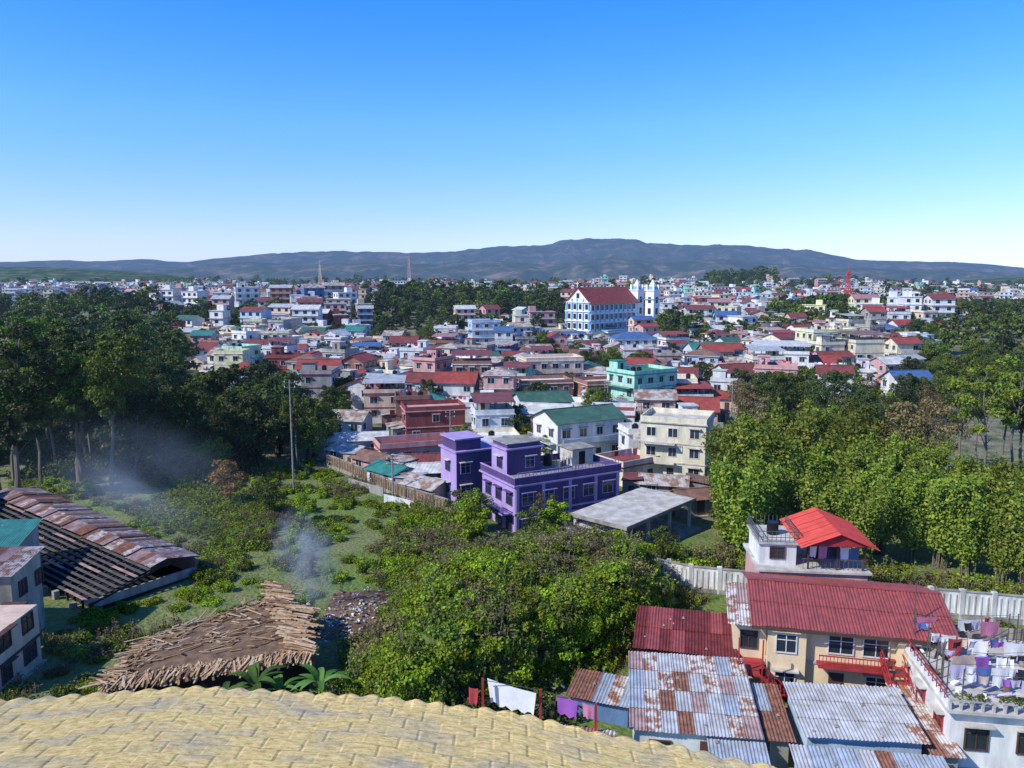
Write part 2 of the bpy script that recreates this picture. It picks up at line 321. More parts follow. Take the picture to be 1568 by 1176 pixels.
def hill(name,tab,Y0,Y1,Yr,c1,c2,c3,fold,ns=.006,hd=4600.,hz=(.17,.30,.60,1)):
    m,nt,out=newmat(name+'_mat'); L=nt.links.new; g=nd(nt,'ShaderNodeNewGeometry')
    n=nd(nt,'ShaderNodeTexNoise'); n.inputs['Scale'].default_value=ns; n.inputs['Detail'].default_value=9; n.inputs['Roughness'].default_value=.72; L(g.outputs['Position'],n.inputs[0])
    r=nd(nt,'ShaderNodeValToRGB'); L(n.outputs[0],r.inputs[0]); r.color_ramp.elements[0].position=.42; r.color_ramp.elements[0].color=(*c1,1); r.color_ramp.elements[1].position=.64; r.color_ramp.elements[1].color=(*c3,1); e=r.color_ramp.elements.new(.53); e.color=(*c2,1)
    p=nd(nt,'ShaderNodeBsdfPrincipled'); p.inputs['Roughness'].default_value=1; p.inputs['Specular IOR Level'].default_value=0; L(r.outputs[0],p.inputs[0])
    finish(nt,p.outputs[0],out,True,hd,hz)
    vs=[];fs=[];nx=620;ny=70
    for j in range(ny):
        Y=Y0+(Y1-Y0)*j/(ny-1)
        for i in range(nx):
            s=-1.5+3*i/(nx-1); px=784+F*s
            top=CZ+(425-interp(tab,px))/F*Yr
            w=sstep(Y0,Yr,Y)**.8 if Y<Yr else 1-.6*sstep(Yr,Y1,Y)
            X=s*Y; q=Vector((X/430,Y/1000,Yr/999.)); f=abs(noise.noise(q))*1.6+.8*abs(noise.noise(q*2.6))+.4*abs(noise.noise(q*6))
            z=top*w-fold*f*math.sin(math.pi*min(1,w))**.8*(1 if Y<Yr else .5)+ (top*.05)*noise.noise(Vector((X/110,Y/300,1)))*w+ (top*.02)*noise.noise(Vector((X/45,Y/200,5)))*w
            vs.append((X,Y,z-12*(1-w)))
    for j in range(ny-1):
        for i in range(nx-1): k=j*nx+i; fs.append((k,k+1,k+nx+1,k+nx))
    me=bpy.data.meshes.new(name); me.from_pydata(vs,[],fs); me.materials.append(m); me.update(); me.polygons.foreach_set('use_smooth',[True]*len(fs))
    o=bpy.data.objects.new(name,me); sc.collection.objects.link(o)
hill('mountain_ridge',[(-600,405),(-100,403),(20,402),(100,399),(140,401),(230,398),(290,402),(340,396),(440,388),(520,386),(640,388),(700,386),(740,381),(790,378),(835,377),(860,370),(900,367),(965,367),(990,374),(1060,377),(1130,377),(1190,383),(1230,384),(1270,392),(1310,399),(1400,401),(1460,402),(1500,405),(1568,411),(1800,416)],4600,8600,6900,(.03,.05,.035),(.09,.09,.06),(.34,.21,.14),120)
hill('foothill_ridge',[(-600,415),(0,411),(90,408),(180,413),(300,408),(380,402),(470,406),(560,401),(660,405),(740,399),(830,404),(930,396),(1010,402),(1100,397),(1180,404),(1260,409),(1360,412),(1460,414),(1568,420),(1900,420)],3200,5600,4400,(.03,.05,.03),(.08,.085,.045),(.30,.20,.12),70,.008,4800.)
hill('near_hills',[(-500,404),(0,409),(60,409),(130,413),(200,416),(260,420),(330,434),(420,446),(700,452),(1000,452),(1090,440),(1300,438),(1450,430),(1568,424),(1900,416)],1700,3400,2600,(.02,.045,.014),(.06,.10,.025),(.18,.17,.07),16,.02,6500.)
# ------------------------------------------------------------------ generic house
def flat_top(b,w,d,h,wallm,trim,tank=True):
    b.box(-w/2-.25,w/2+.25,-d/2-.25,d/2+.25,h,h+.16,trim)
    t=.14; x0,x1,y0,y1=-w/2-.1,w/2+.1,-d/2-.1,d/2+.1; H=h+.95
    b.box(x0,x1,y0,y0+t,h+.16,H,wallm); b.box(x0,x1,y1-t,y1,h+.16,H,wallm); b.box(x0,x0+t,y0+t,y1-t,h+.16,H,wallm); b.box(x1-t,x1,y0+t,y1-t,h+.16,H,wallm)
    if R.random()<.6:
        sx=R.choice([-1,1]); cx=sx*(w/2-1.7); b.box(cx-1.3,cx+1.3,d/2-3.2,d/2-.3,h+.165,h+2.5,wallm); b.box(cx-1.5,cx+1.5,d/2-3.4,d/2-.25+.2,h+2.5,h+2.64,trim)
        b.box(cx-.4,cx+.4,d/2-3.22,d/2-3.2,h+.2,h+2.1,'frame_dark')
    if tank:
        for k in range(R.choice([0,1,1,2])):
            x,y=R.uniform(-w/2+1,w/2-1),R.uniform(-d/2+1,d/2-3.8); b.cyl(x,y,h+.17,h+1.35,.55,'tank',10); b.cyl(x,y,h+1.35,h+1.6,.5,'tank',10,.2)
    if R.random()<.35:
        b.beam((-w/2+.6,0,h+.2),(-w/2+.6,0,h+1.9),.05,.05,'iron'); b.beam((w/2-.6,0,h+.2),(w/2-.6,0,h+1.9),.05,.05,'iron')
        x=-w/2+1
        while x<w/2-1.6: ww=R.uniform(.5,1.1); cloth(b,(x,0,h+1.8),(1,0,0),ww,R.uniform(.5,1.1),R.choice(['cl_white','cl_white','cl_lil','cl_blue','cl_red','cl_pink']),4); x+=ww+R.uniform(.1,.8)
def gable_top(b,w,d,h,roof,wallm,rise,o=.5):
    g=rise; x0,x1=-w/2-o,w/2+o; yo=d/2+o; ze=h-g*o/(d/2)
    b.slab([(x0,-yo,ze+.1),(x1,-yo,ze+.1),(x1,0,h+g+.1),(x0,0,h+g+.1)],.07,roof)
    b.slab([(x1,yo,ze+.1),(x0,yo,ze+.1),(x0,0,h+g+.1),(x1,0,h+g+.1)],.07,roof)
    b.box(x0,x1,-.18,.18,h+g+.06,h+g+.16,roof)
    for x in (-w/2,w/2): b.add([(x-.03,-d/2,h),(x+.03,-d/2,h),(x-.03,d/2,h),(x+.03,d/2,h),(x-.03,0,h+g),(x+.03,0,h+g)],[(0,4,2),(1,3,5),(0,1,5,4),(2,4,5,3)],wallm)
def hip_top(b,w,d,h,roof,rise,o=.5):
    x0,x1,y0,y1=-w/2-o,w/2+o,-d/2-o,d/2+o; k=min(d/2,w/2-.5)
    A=[(x0,y0,h),(x1,y0,h),(x1,y1,h),(x0,y1,h),(-w/2+k,0,h+rise),(w/2-k,0,h+rise)]
    b.add(A,[(0,1,5,4),(1,2,5),(2,3,4,5),(3,0,4),(3,2,1,0)],roof)
    b.box(x0+.01,x1-.01,y0+.01,y1-.01,h-.15,h-.01,'frame')
def house(name,x,y,rot,w,d,fl,wallm,roof,kind,trim='conc_lt',fh=2.9,balc=None,detail=False,z=None,rise=None,fr='frame'):
    b=B(); h=fl*fh; X=(-w/2,w/2);Y=(-d/2,d/2)
    b.box(-w/2,w/2,-d/2,d/2,-4,h,wallm)
    b.box(-w/2-.3,w/2+.3,-d/2-.6,d/2+.3,-4,.12,'w_stain')
    for k in range(1,fl): b.box(-w/2-.1,w/2+.1,-d/2-.1,d/2+.1,k*fh-.12,k*fh+.06,trim)
    bf=balc if balc is not None else (R.random()<.45)
    for k in range(fl):
        for sd in range(4):
            L=w if sd in (0,2) else d; n=max(1,int(L/2.9)); st=L/n
            for i in range(n):
                if R.random()<.12: continue
                ww=R.choice([1.1,1.3,1.5]); a=st*(i+.5)-ww/2
                if sd==0 and k==0 and i==n//2: b.side(0,X,Y,a,a+1,.12,2.1,0,.05,'frame_dark'); continue
                b.window(sd,X,Y,a,k*fh+.95,ww,1.25,fr,detail,shade=(R.random()<.6),sh=trim)
        if bf and k>0:
            for sd in ((0,3) if R.random()<.4 else (0,)):
                L=w if sd==0 else d; a0,a1=(0.3,L-.3) if R.random()<.6 else (.3,L*.55)
                b.side(sd,X,Y,a0,a1,k*fh-.1,k*fh+.02,.1,1.25,trim)
                if R.random()<.5: b.side(sd,X,Y,a0,a1,k*fh+.02,k*fh+.9,1.15,1.24,wallm)
                else:
                    b.side(sd,X,Y,a0,a1,k*fh+.85,k*fh+.92,1.16,1.23,fr); q=a0
                    while q<a1: b.side(sd,X,Y,q,q+.06,k*fh+.02,k*fh+.85,1.17,1.22,fr); q+=.35
    if kind=='flat': flat_top(b,w,d,h,wallm,trim)
    elif kind=='gable': gable_top(b,w,d,h,roof,wallm,rise or d*R.uniform(.16,.28))
    elif kind=='hip': hip_top(b,w,d,h,roof,rise or d*.22)
    elif kind=='shed':
        flat_top(b,w,d,h,wallm,trim,False)
        for sx in (-w/2+.4,0,w/2-.4):
            for sy in (-d/2+.4,d/2-.4): b.box(sx-.07,sx+.07,sy-.07,sy+.07,h+.17,h+2.5,'iron')
        b.slab([(-w/2-.3,-d/2-.5,h+2.3),(w/2+.3,-d/2-.5,h+2.3),(w/2+.3,d/2+.3,h+3.0),(-w/2-.3,d/2+.3,h+3.0)],.05,roof)
    for q in range(R.choice([0,1,1,2])):
        s=R.choice([-1,1]); aw=R.uniform(2,3.5); ay=R.uniform(-d/2,0); ad=R.uniform(2.2,4); ah=R.uniform(2.0,2.6); x0,x1=(w/2+.02,w/2+aw) if s>0 else (-w/2-aw,-w/2-.02)
        b.box(x0,x1,ay,ay+ad,-3,ah,R.choice(['w_conc','w_stain',wallm])); za,zb=(ah+.5,ah+.1) if s>0 else (ah+.1,ah+.5)
        b.slab([(x0-.2,ay-.3,za),(x1+.2,ay-.3,zb),(x1+.2,ay+ad+.3,zb),(x0-.2,ay+ad+.3,za)],.05,R.choice(['r_rust','r_oldtin','r_tin','r_maroon','r_oldtin']))
        b.box((x0+x1)/2-.4,(x0+x1)/2+.4,ay-.05,ay,.1,1.8,'frame_dark')
    if R.random()<.5: b.box(-w/2-1,w/2+1,-d/2-2.6,-d/2-2.45,-3,1.1,R.choice(['w_stain','w_conc','w_white2']))
    zz=gh(x,y) if z is None else z
    return b.obj(name,(x,y,zz),rot)
WALLS=['w_white']*10+['w_white2']*6+['w_cream']*5+['w_pink']*4+['w_lblue']*2+['w_mint']*2+['w_grey']*2+['w_peach']*4+['w_maroon']+['w_brick']*2+['w_yellow','w_conc','w_conc','w_stain','w_blue']
ROOFS=['r_red']*5+['r_maroon']*8+['r_green']*2+['r_teal']+['r_tin']*7+['r_rust']*5+['r_blue']+['r_pink']+['r_white']*5+['r_oldtin']*7
occ=[]
def free(x,y,r):
    return all((x-a)**2+(y-c)**2>(r+q)**2 for a,c,q in occ)
def hero(name,a,b_,rot,w,d,fl,wl,rf,kind,**k):
    x,y=site(a,b_,0); r=math.radians(rot)
    x+=-math.sin(r)*d/2; y+=math.cos(r)*d/2
    occ.append((x,y,max(w,d)*.5)); return house(name,x,y,r,w,d,fl,wl,rf,kind,**k)
hero('pink_terrace_house',640,712,20,12,6,1,'w_pink','r_maroon','flat',trim='w_maroon')
hero('maroon_house',668,675,15,11,7,2,'w_maroon','r_red','flat',trim='w_pink')
hero('white_house',905,705,28,13,8,2,'w_white','r_green','gable',balc=True,rise=1.6,fh=3.4)
hero('cream_house',1028,738,-22,9.5,8,3,'w_cream','','flat',balc=True)
hero('white_house',985,722,10,5,5,2,'w_white','','flat')
hero('green_house',1003,632,32,12.5,9.5,3,'w_mint','','flat',trim='w_dkgreen',balc=True)
hero('brick_house',930,628,18,10,8,2,'w_brick','r_maroon','flat',trim='w_peach')
hero('maroon_roof_house',1060,650,-12,10,8,1,'w_pink','r_red','gable')
hero('white_house',838,660,15,10,8,2,'w_white2','r_green','gable')
hero('teal_roof_house',648,634,10,10,8,1,'w_white','r_teal','hip')
hero('green_roof_house',722,598,20,12,9,1,'w_cream','r_green','hip')
hero('green_roof_house',740,575,20,12,9,2,'w_white2','r_green','gable')
hero('peach_apartment',850,605,12,15,9,3,'w_peach','','flat',trim='w_white')
hero('brick_house',838,626,12,12,8,2,'w_brick','','flat',trim='w_white')
hero('white_apartment',1150,612,22,13,9,2,'w_mint','r_maroon','gable',balc=True)
hero('white_apartment',1195,592,-15,14,11,3,'w_white','r_white','shed',balc=True)
hero('white_apartment',1290,608,-15,15,11,2,'w_white','','flat',balc=True)
hero('yellow_house',1275,572,12,15,10,4,'w_yellow','','flat',trim='w_white')
hero('white_apartment',1335,580,10,12,10,3,'w_cream','r_rust','shed')
hero('blue_roof_house',975,545,8,17,11,2,'w_white','r_blue','hip')
hero('white_apartment',1095,560,8,15,11,2,'w_white2','r_teal','gable')
hero('blue_roof_shed',1400,622,5,9,7,2,'w_white','r_blue','gable')
hero('white_blue_house',745,545,14,11,9,4,'w_lblue','','flat',trim='w_white')
hero('pink_house',690,560,14,12,9,2,'w_pink','r_rust','gable')
hero('tin_roof_shed',540,702,8,11,6,1,'w_conc','r_white','gable',rise=.7)
hero('white_house',520,665,-10,9,6,1,'w_white','r_oldtin','gable')
hero('red_roof_house',925,522,10,12,8,1,'w_teal','r_red','hip')
hero('apartment_block',850,535,14,15,10,2,'w_cream','','flat')
for (x_,y_,w_,d_,rt_,wl_,rf_) in ((-11.5,102.5,5.5,4,-38,'w_stain','r_oldtin'),(-17.5,110,6,4.5,-42,'w_white2','r_teal'),(-12,110.5,6,5,12,'w_conc','r_white'),(-21,117.5,6.5,4.5,-40,'w_pink','r_rust'),(-26.5,124,6,4.5,-35,'w_stain','r_tin'),(-14,117,7,5,8,'w_peach','r_maroon'),(23.5,97,5,4,15,'w_conc','r_rust'),(21,104,6,4.5,-15,'w_stain','r_oldtin')):
    house('tin_outhouse',x_,y_,math.radians(rt_),w_,d_,1,wl_,rf_,'gable',fh=2.3,rise=.7); occ.append((x_,y_,3))
# ------------------------------------------------------------------ church
def church():
    X0,Y0=site(903,524,0); b=B(); w=15.;L=37.;h=18.
    b.box(0,w,0,L,-5,h,'w_church')
    g=7.0
    b.slab([(-1,-.8,h-.9),(w/2,-.8,h+g),(w/2,L+.6,h+g),(-1,L+.6,h-.9)],.25,'r_red')
    b.slab([(w/2,-.8,h+g),(w+1,-.8,h-.9),(w+1,L+.6,h-.9),(w/2,L+.6,h+g)],.25,'r_red')
    for y in (0,L-.4): b.add([(0,y,h),(w,y,h),(w/2,y,h+g-.3),(0,y+.4,h),(w,y+.4,h),(w/2,y+.4,h+g-.3)],[(0,1,2),(5,4,3),(0,2,5,3),(1,4,5,2)],'w_church')
    for x in (.3,3.6,6.8,10.6,14.0): b.box(x,x+.7,-.45,0,-1,h+ (0.2 if x in(.3,14.0) else 1.5),'w_chblue')
    for z in (4.5,9,13.5,17.8): b.box(-.2,w+.2,-.6,-.005,z,z+.4,'w_church')
    for z in (1,5.6,10.1,14.6):
        for x in (1.4,4.8,8.2,12.): b.box(x,x+1.6,-.12,0,z,z+2.5,'glass')
    b.box(w/2-.9,w/2+.9,-.1,0,h+1.8,h+4.2,'glass')
    b.box(w/2-.15,w/2+.15,-.6,-.3,h+g,h+g+2.6,'w_church'); b.box(w/2-.8,w/2+.8,-.6,-.3,h+g+1.5,h+g+1.8,'w_church')
    n=10
    for xx,dd in ((w,1),(0,-1)):
        for k in range(4):
            z=k*4.4; x0,x1=(xx,xx+.7) if dd>0 else (xx-.7,xx); b.box(x0,x1,.4,L-.2,z+3.7,z+4.2,'w_church')
            for i in range(n):
                y=.8+i*(L-1.2)/n; x0,x1=(xx,xx+.1) if dd>0 else (xx-.1,xx); b.box(x0,x1,y,y+2.1,z+1.0,z+3.4,'glass')
                x0,x1=(xx,xx+.5) if dd>0 else (xx-.5,xx); b.box(x0,x1,y-.65,y-.2,z-.3,z+3.68,'w_chblue')
    b.box(w+.7,w+6,6,L+6,-5,4.6,'w_church'); b.box(w+.6,w+6.3,5.7,L+6.3,4.6,5.,'w_chblue')
    for i in range(11): b.box(w+6,w+6.1,7+i*3.1,9+i*3.1,1,3.4,'glass')
    for tx in (w-5.5,w+4):
        ty=L+1; b.box(tx,tx+5,ty,ty+5,-5,23,'w_church'); b.box(tx-.4,tx+5.4,ty-.4,ty+5.4,18.6,19.1,'w_chblue'); b.box(tx-.4,tx+5.4,ty-.4,ty+5.4,23,23.5,'w_church')
        for q in range(3):
            z=6+q*5.5; b.box(tx+1.6,tx+3.4,ty-.08,ty,z,z+3,'glass'); b.box(tx+5,tx+5.08,ty+1.6,ty+3.4,z,z+3,'glass')
        for (cx,cy) in ((.5,.5),(4.5,.5),(.5,4.5),(4.5,4.5)): b.box(tx+cx-.4,tx+cx+.4,ty+cy-.4,ty+cy+.4,23.5,26,'w_church')
        b.cyl(tx+2.5,ty+2.5,23.5,25.2,2.0,'w_chblue',12,1.9); b.cyl(tx+2.5,ty+2.5,25.2,27,1.9,'w_church',12,1.0); b.cyl(tx+2.5,ty+2.5,27,28.6,.9,'w_church',8,.05)
    rot=-math.radians(45)
    ox=X0-w*math.cos(rot); oy=Y0-w*math.sin(rot)
    b.obj('church',(ox,oy,.5),rot); occ.append((X0+15,Y0+12,26)); occ.append((X0-2,Y0-14,12))
church()
# ------------------------------------------------------------------ purple building
def purple():
    b=B(); w,d,h=15.,8.5,6.4; X=(0,w);Y=(0,d)
    b.box(0,w,0,d,-4,h,'w_purple')
    b.box(-.05,-.001,0.01,d-.01,-3.9,h-.01,'w_lilac')  # left wall skinned in lilac, its sunlit tone put into the colour
    b.box(-.25,w+.25,-.25,d+.25,3.0,3.2,'w_lilac'); b.box(-.35,w+.35,-.35,d+.35,h,h+.2,'w_lilac'); b.box(-.2,w+.2,-.2,d+.2,-.3,-.1,'w_lilac')
    for (x0,x1,y0,y1) in ((-.2,w+.2,-.2,-.04),(-.2,w+.2,d+.04,d+.2),(-.2,-.04,-.04,d+.04),(w+.04,w+.2,-.04,d+.04)): b.box(x0,x1,y0,y1,h+.2,h+1.05,'w_purple'); 
    b.box(-.26,w+.26,-.26,-.02,h+1.05,h+1.13,'w_lilac'); b.box(-.26,-.02,-.015,d+.2,h+1.05,h+1.13,'w_lilac')
    for z in (0.9,4.0):
        for i in range(5): 
            if z<1 and i==1: continue
            b.window(0,X,Y,.9+i*2.9,z,1.5,1.4,'w_lilac',True,True,'w_lilac')
        for i in range(3): b.window(3,(-.05,w),Y,.7+i*2.7,z,1.3,1.4,'w_purple',True,True,'w_purple')
        for i in range(3): b.window(1,X,Y,.7+i*2.7,z,1.3,1.4,'w_lilac',True)
    for x in (0.02,3.6,7.4,11.2,14.55): b.box(x,x+.4,-.16,-.002,-3,h-.01,'w_lilac')
    for z in (0.,3.2):
        b.box(-1.6,-.06,.3,d-.3,z-.15,z,'w_lilac'); b.box(-1.6,-1.5,.3,d-.3,z+.01,z+.25,'w_purple'); b.box(-1.6,-1.52,.3,d-.3,z+.85,z+.93,'w_lilac')
        for k in range(18): b.box(-1.58,-1.53,.35+k*.45,.42+k*.45,z+.25,z+.85,'w_lilac')
    for k in range(30): b.box(.3+k*.5,.36+k*.5,-.14,-.1,h+1.13,h+1.6,'w_lilac')
    b.box(.2,w-.1,-.15,-.09,h+1.6,h+1.67,'w_lilac')
    b.box(1.2,6,4.2,8.2,h+.2,h+3.4,'w_purple'); b.box(1.15,1.199,4.2,8.2,h+.2,h+3.4,'w_lilac'); b.box(.9,6.3,3.9,8.5,h+3.4,h+3.6,'w_lilac'); b.box(1.3,5.9,4.3,8.1,h+3.6,h+4.1,'w_purple'); b.box(1.1,6.1,4.1,8.3,h+4.1,h+4.2,'conc')  # stair tower's left skin likewise paler, sunlit side by colour
    b.window(0,(1.2,6),(4.2,8.2),2.6,h+1,1.2,1.3,'w_lilac',True); b.window(3,(1.15,6),(4.2,8.2),1.2,h+1,1.2,1.3,'w_purple',True)
    b.box(6.0,6.06,4.9,7,h+.25,h+2,'dark_inside'); b.box(-.03,w+.03,-.03,d+.03,h+.2,h+.23,'conc')
    b.box(-1.5,4.5,13,18,-3,h+1.6,'w_purple'); b.box(-1.56,-1.501,13,18,-3,h+1.6,'w_lilac'); b.box(-1.8,4.8,12.7,18.3,h+1.6,h+1.8,'w_lilac'); b.box(-1.4,2.2,13.4,17.6,h+1.8,h+3.2,'w_purple'); b.box(-1.7,2.5,13.1,17.9,h+3.2,h+3.4,'w_lilac')  # rear wing's left skin: sunlit side painted in lilac too
    for z in (h-1.2,h-4.2): b.window(3,(-1.56,2),(13,18),2,z,1.3,1.3,'w_purple',True); b.window(0,(-1.5,2),(13,18),.6,z,1.3,1.3,'w_lilac',True)
    b.box(11,14.2,4.6,7.6,h+.23,h+2.3,'conc_lt'); b.box(12,12.9,4.52,4.6,h+.25,h+2,'dark_inside'); b.box(10.8,14.5,4.3,7.9,h+2.3,h+2.45,'conc')
    b.cyl(8.5,6.6,h+.23,h+1.5,.6,'tank',12); b.cyl(8.5,6.6,h+1.5,h+1.75,.55,'tank',12,.2)
    for q in range(12): b.box(7.2+q*.3,7.25+q*.3,2+(q*7%5)*.5,2.05+(q*7%5)*.5,h+.2,h+1.9+.3*(q%2),'iron')
    b.beam((7,2,h+1.8),(10.6,3.5,h+1.8),.03,.03,'iron')
    for q in range(5): cloth(b,(7.2+q*.65,2.1+q*.27,h+1.75),(1,.42,0),.5,.8,['cl_white','cl_red','cl_blue','cl_lil','cl_white'][q],4)
    b.obj('purple_building',(0.4,88,-.7),math.radians(29)); occ.append((4,96,11)); occ.append((-5,103,4.5))
purple()
# ------------------------------------------------------------------ carport canopy
def canopy():
    b=B(); w,d=14.8,7.6; z=3.3
    b.box(0,w,0,d,z,z+.22,'conc_lt'); b.box(-.1,w+.1,-.1,0,z-.1,z+.3,'conc'); b.box(-.1,0,0,d+.1,z-.1,z+.3,'conc')
    for x in (.4,5,9.6,14.2):
        for y in (.4,d-.5): b.box(x-.15,x+.15,y-.15,y+.15,-3,z,'conc_lt')
    for i in range(6): b.box(.3,w-.3,.6+i*1.2,.75+i*1.2,z-.2,z-.002,'conc')
    b.box(0,w,d-.6,d-.4,-2,1.6,'w_white2'); b.box(-3.2,1.2,-.2,3,-2.5,.9,'conc_lt'); b.box(-3.5,1.5,-.5,3.3,.9,1.05,'conc')
    b.box(-2,3,3.2,6.4,-2,1.9,'w_conc'); b.slab([(-2.3,2.9,1.8),(3.2,2.9,1.8),(3.2,6.7,2.4),(-2.3,6.7,2.4)],.06,'r_white')
    for i in range(9): b.box(i*1.5+.5,i*1.5+1.1,1+.4*(i%3),2+.4*(i%3),-.5,.5+.3*(i%2),'w_conc')
    b.box(-1,w,-1.2,d,-1,.08,'conc')
    b.obj('open_carport',(12.2,79.5,0.1),math.radians(48)); occ.append((14,88,9))
canopy()
# ------------------------------------------------------------------ boundary walls
def bwall(name,pts,h,mat,pil=2.6,z=0):
    b=B()
    for (x0,y0),(x1,y1) in zip(pts,pts[1:]):
        L=math.hypot(x1-x0,y1-y0); ux,uy=(x1-x0)/L,(y1-y0)/L; n=max(1,round(L/pil)); st=L/n
        for i in range(n):
            p=(x0+ux*i*st,y0+uy*i*st); q=(x0+ux*(i+1)*st,y0+uy*(i+1)*st); zz=z
            b.beam((p[0],p[1],zz+h/2-.4),(q[0],q[1],zz+h/2-.4),.18,h+.8,mat)
            b.beam((p[0],p[1],zz+h+.05),(q[0],q[1],zz+h+.05),.3,.1,'conc')
            b.box(p[0]-.2,p[0]+.2,p[1]-.2,p[1]+.2,zz-1,zz+h+.25,mat)
            nx,ny=(uy,-ux)
            if ny>0: nx,ny=-nx,-ny
            if h>1.8:
                for k in range(1,5):
                    c=(p[0]+ux*st*k/5+nx*.12,p[1]+uy*st*k/5+ny*.12); b.beam((c[0],c[1],zz),(c[0],c[1],zz+h-.25),.12,.12,mat)
                b.beam((p[0]+nx*.13,p[1]+ny*.13,zz+.25),(q[0]+nx*.13,q[1]+ny*.13,zz+.25),.14,.5,'conc')
    b.obj(name)
bwall('boundary_wall',[(11.6,75),(17.2,71.2),(30,67.6),(44.7,64),(62,60)],2.5,'bg_white')
bwall('stone_wall',[(-29.5,121),(-24,114.5),(-15.5,103),(-7.5,95)],1.9,'stonewall',4)
bwall('garden_wall',[(-7.5,95),(-5,92),(-3,88.5)],1.2,'conc',3)
# ------------------------------------------------------------------ beige house with red tin roof
def beige():
    b=B(); w,d,h=11.6,8.,5.6; X=(0,w);Y=(0,d)
    b.box(0,w,0,d,-2,h,'w_beige'); b.box(-.08,w+.08,-.08,d+.08,2.65,2.85,'conc_lt')
    b.box(0.01,2.6,-.6,0,-2,h-.2,'w_beige'); b.box(8.6,w-.01,-.5,-.001,-2,h-.25,'w_beige')
    for a in (4.2,6.5): b.window(0,X,Y,a,3.6,1.6,1.3,'frame',True,False)
    b.window(0,(0,2.6),(-.6,0),.6,3.6,1.3,1.3,'frame',True,False); b.window(0,(8.6,w),(-.5,0),.8,3.6,1.3,1.3,'frame',True,False)
    b.window(0,(0,2.6),(-.6,0),.6,.8,1.3,1.3,'frame',True); b.window(0,(8.6,w),(-.5,0),.8,.8,1.3,1.3,'frame',True)
    b.window(0,X,Y,6.8,.8,1.3,1.3,'frame',True); b.box(4.3,5.3,-.06,0,0,2.1,'frame_dark')
    for i in range(2): b.window(3,X,Y,4.6+i*1.8,3.5,1.2,1.3,'frame_dark',True)
    b.box(3.4,7.8,-1.1,-.1,2.86,2.98,'red_paint'); b.beam((3.4,-1.05,3.8),(7.8,-1.05,3.8),.07,.07,'red_paint')
    for i in range(19): b.box(3.42+i*.24,3.46+i*.24,-1.07,-1.03,2.98,3.77,'red_paint')
    for i in range(11): b.box(-.6+i*.28,-.3+i*.28,-2.6,-1.6,2.55-i*.25,2.62-i*.25,'red_paint')
    b.beam((-.6,-2.6,2.6),(2.6,-2.6,-.3),.06,.22,'red_paint'); b.beam((-.6,-2.6,3.5),(2.6,-2.6,.6),.06,.06,'red_paint')
    for i in range(8): b.beam((-.5+i*.42,-2.6,2.5-i*.38),(-.5+i*.42,-2.6,3.4-i*.38),.04,.04,'red_paint')
    b.box(-2.2,-.3,-2.6,-.02,2.5,2.62,'red_paint'); 
    for x in (-2.1,-.5): b.box(x-.05,x+.05,-2.55,-2.45,-2,5.2,'red_paint')
    b.beam((-2.2,-2.55,3.5),(-.3,-2.55,3.5),.06,.06,'red_paint')
    b.box(-2.3,-.05,0.02,4,-2,5.2,'w_beige'); b.window(0,(-2.3,-.05),(0.02,4),.5,3.4,1.1,1.2,'frame_dark',True,False)
    o=Vector((-1.2,-1.0,h-.05)); sl=Vector((0,d/2+1.0,1.5)); Ls=sl.length
    corr(b,o,(1,0,0),sl,14,2,(w+2.0)/14,Ls/2,['sheet_red'])
    o2=Vector((w+.8,d+1,h+.05)); s2=Vector((0,-(d/2+1),1.4)); corr(b,o2,(-1,0,0),s2,14,1,(w+2.0)/14,s2.length-.1,['sheet_red'])
    corr(b,(-2.8,-1.0,h-.15),(1,0,0),(0,5,1.2),2,2,.8,2.5,['sheet_pinkish','sheet_mixed'])
    b.box(-1.2,w+.8,d/2-.2,d/2+.2,h+1.47,h+1.57,'sheet_red')
    for x in (.0,w): b.add([(x-.02,0,h),(x-.02,d,h),(x-.02,d/2,h+1.35),(x+.02,0,h),(x+.02,d,h),(x+.02,d/2,h+1.35)],[(0,2,1),(3,4,5)],'w_beige')
    b.box(-1.2,w+.8,-1.04,-.99,h-.3,h-.08,'frame_dark')
    b.beam((9.8,.6,h+.6),(9.8,.6,h+3.6),.05,.05,'iron')
    b.obj('beige_house',(18.4,52.8,0),math.radians(-12.5)); occ.append((24,57,8))
beige()
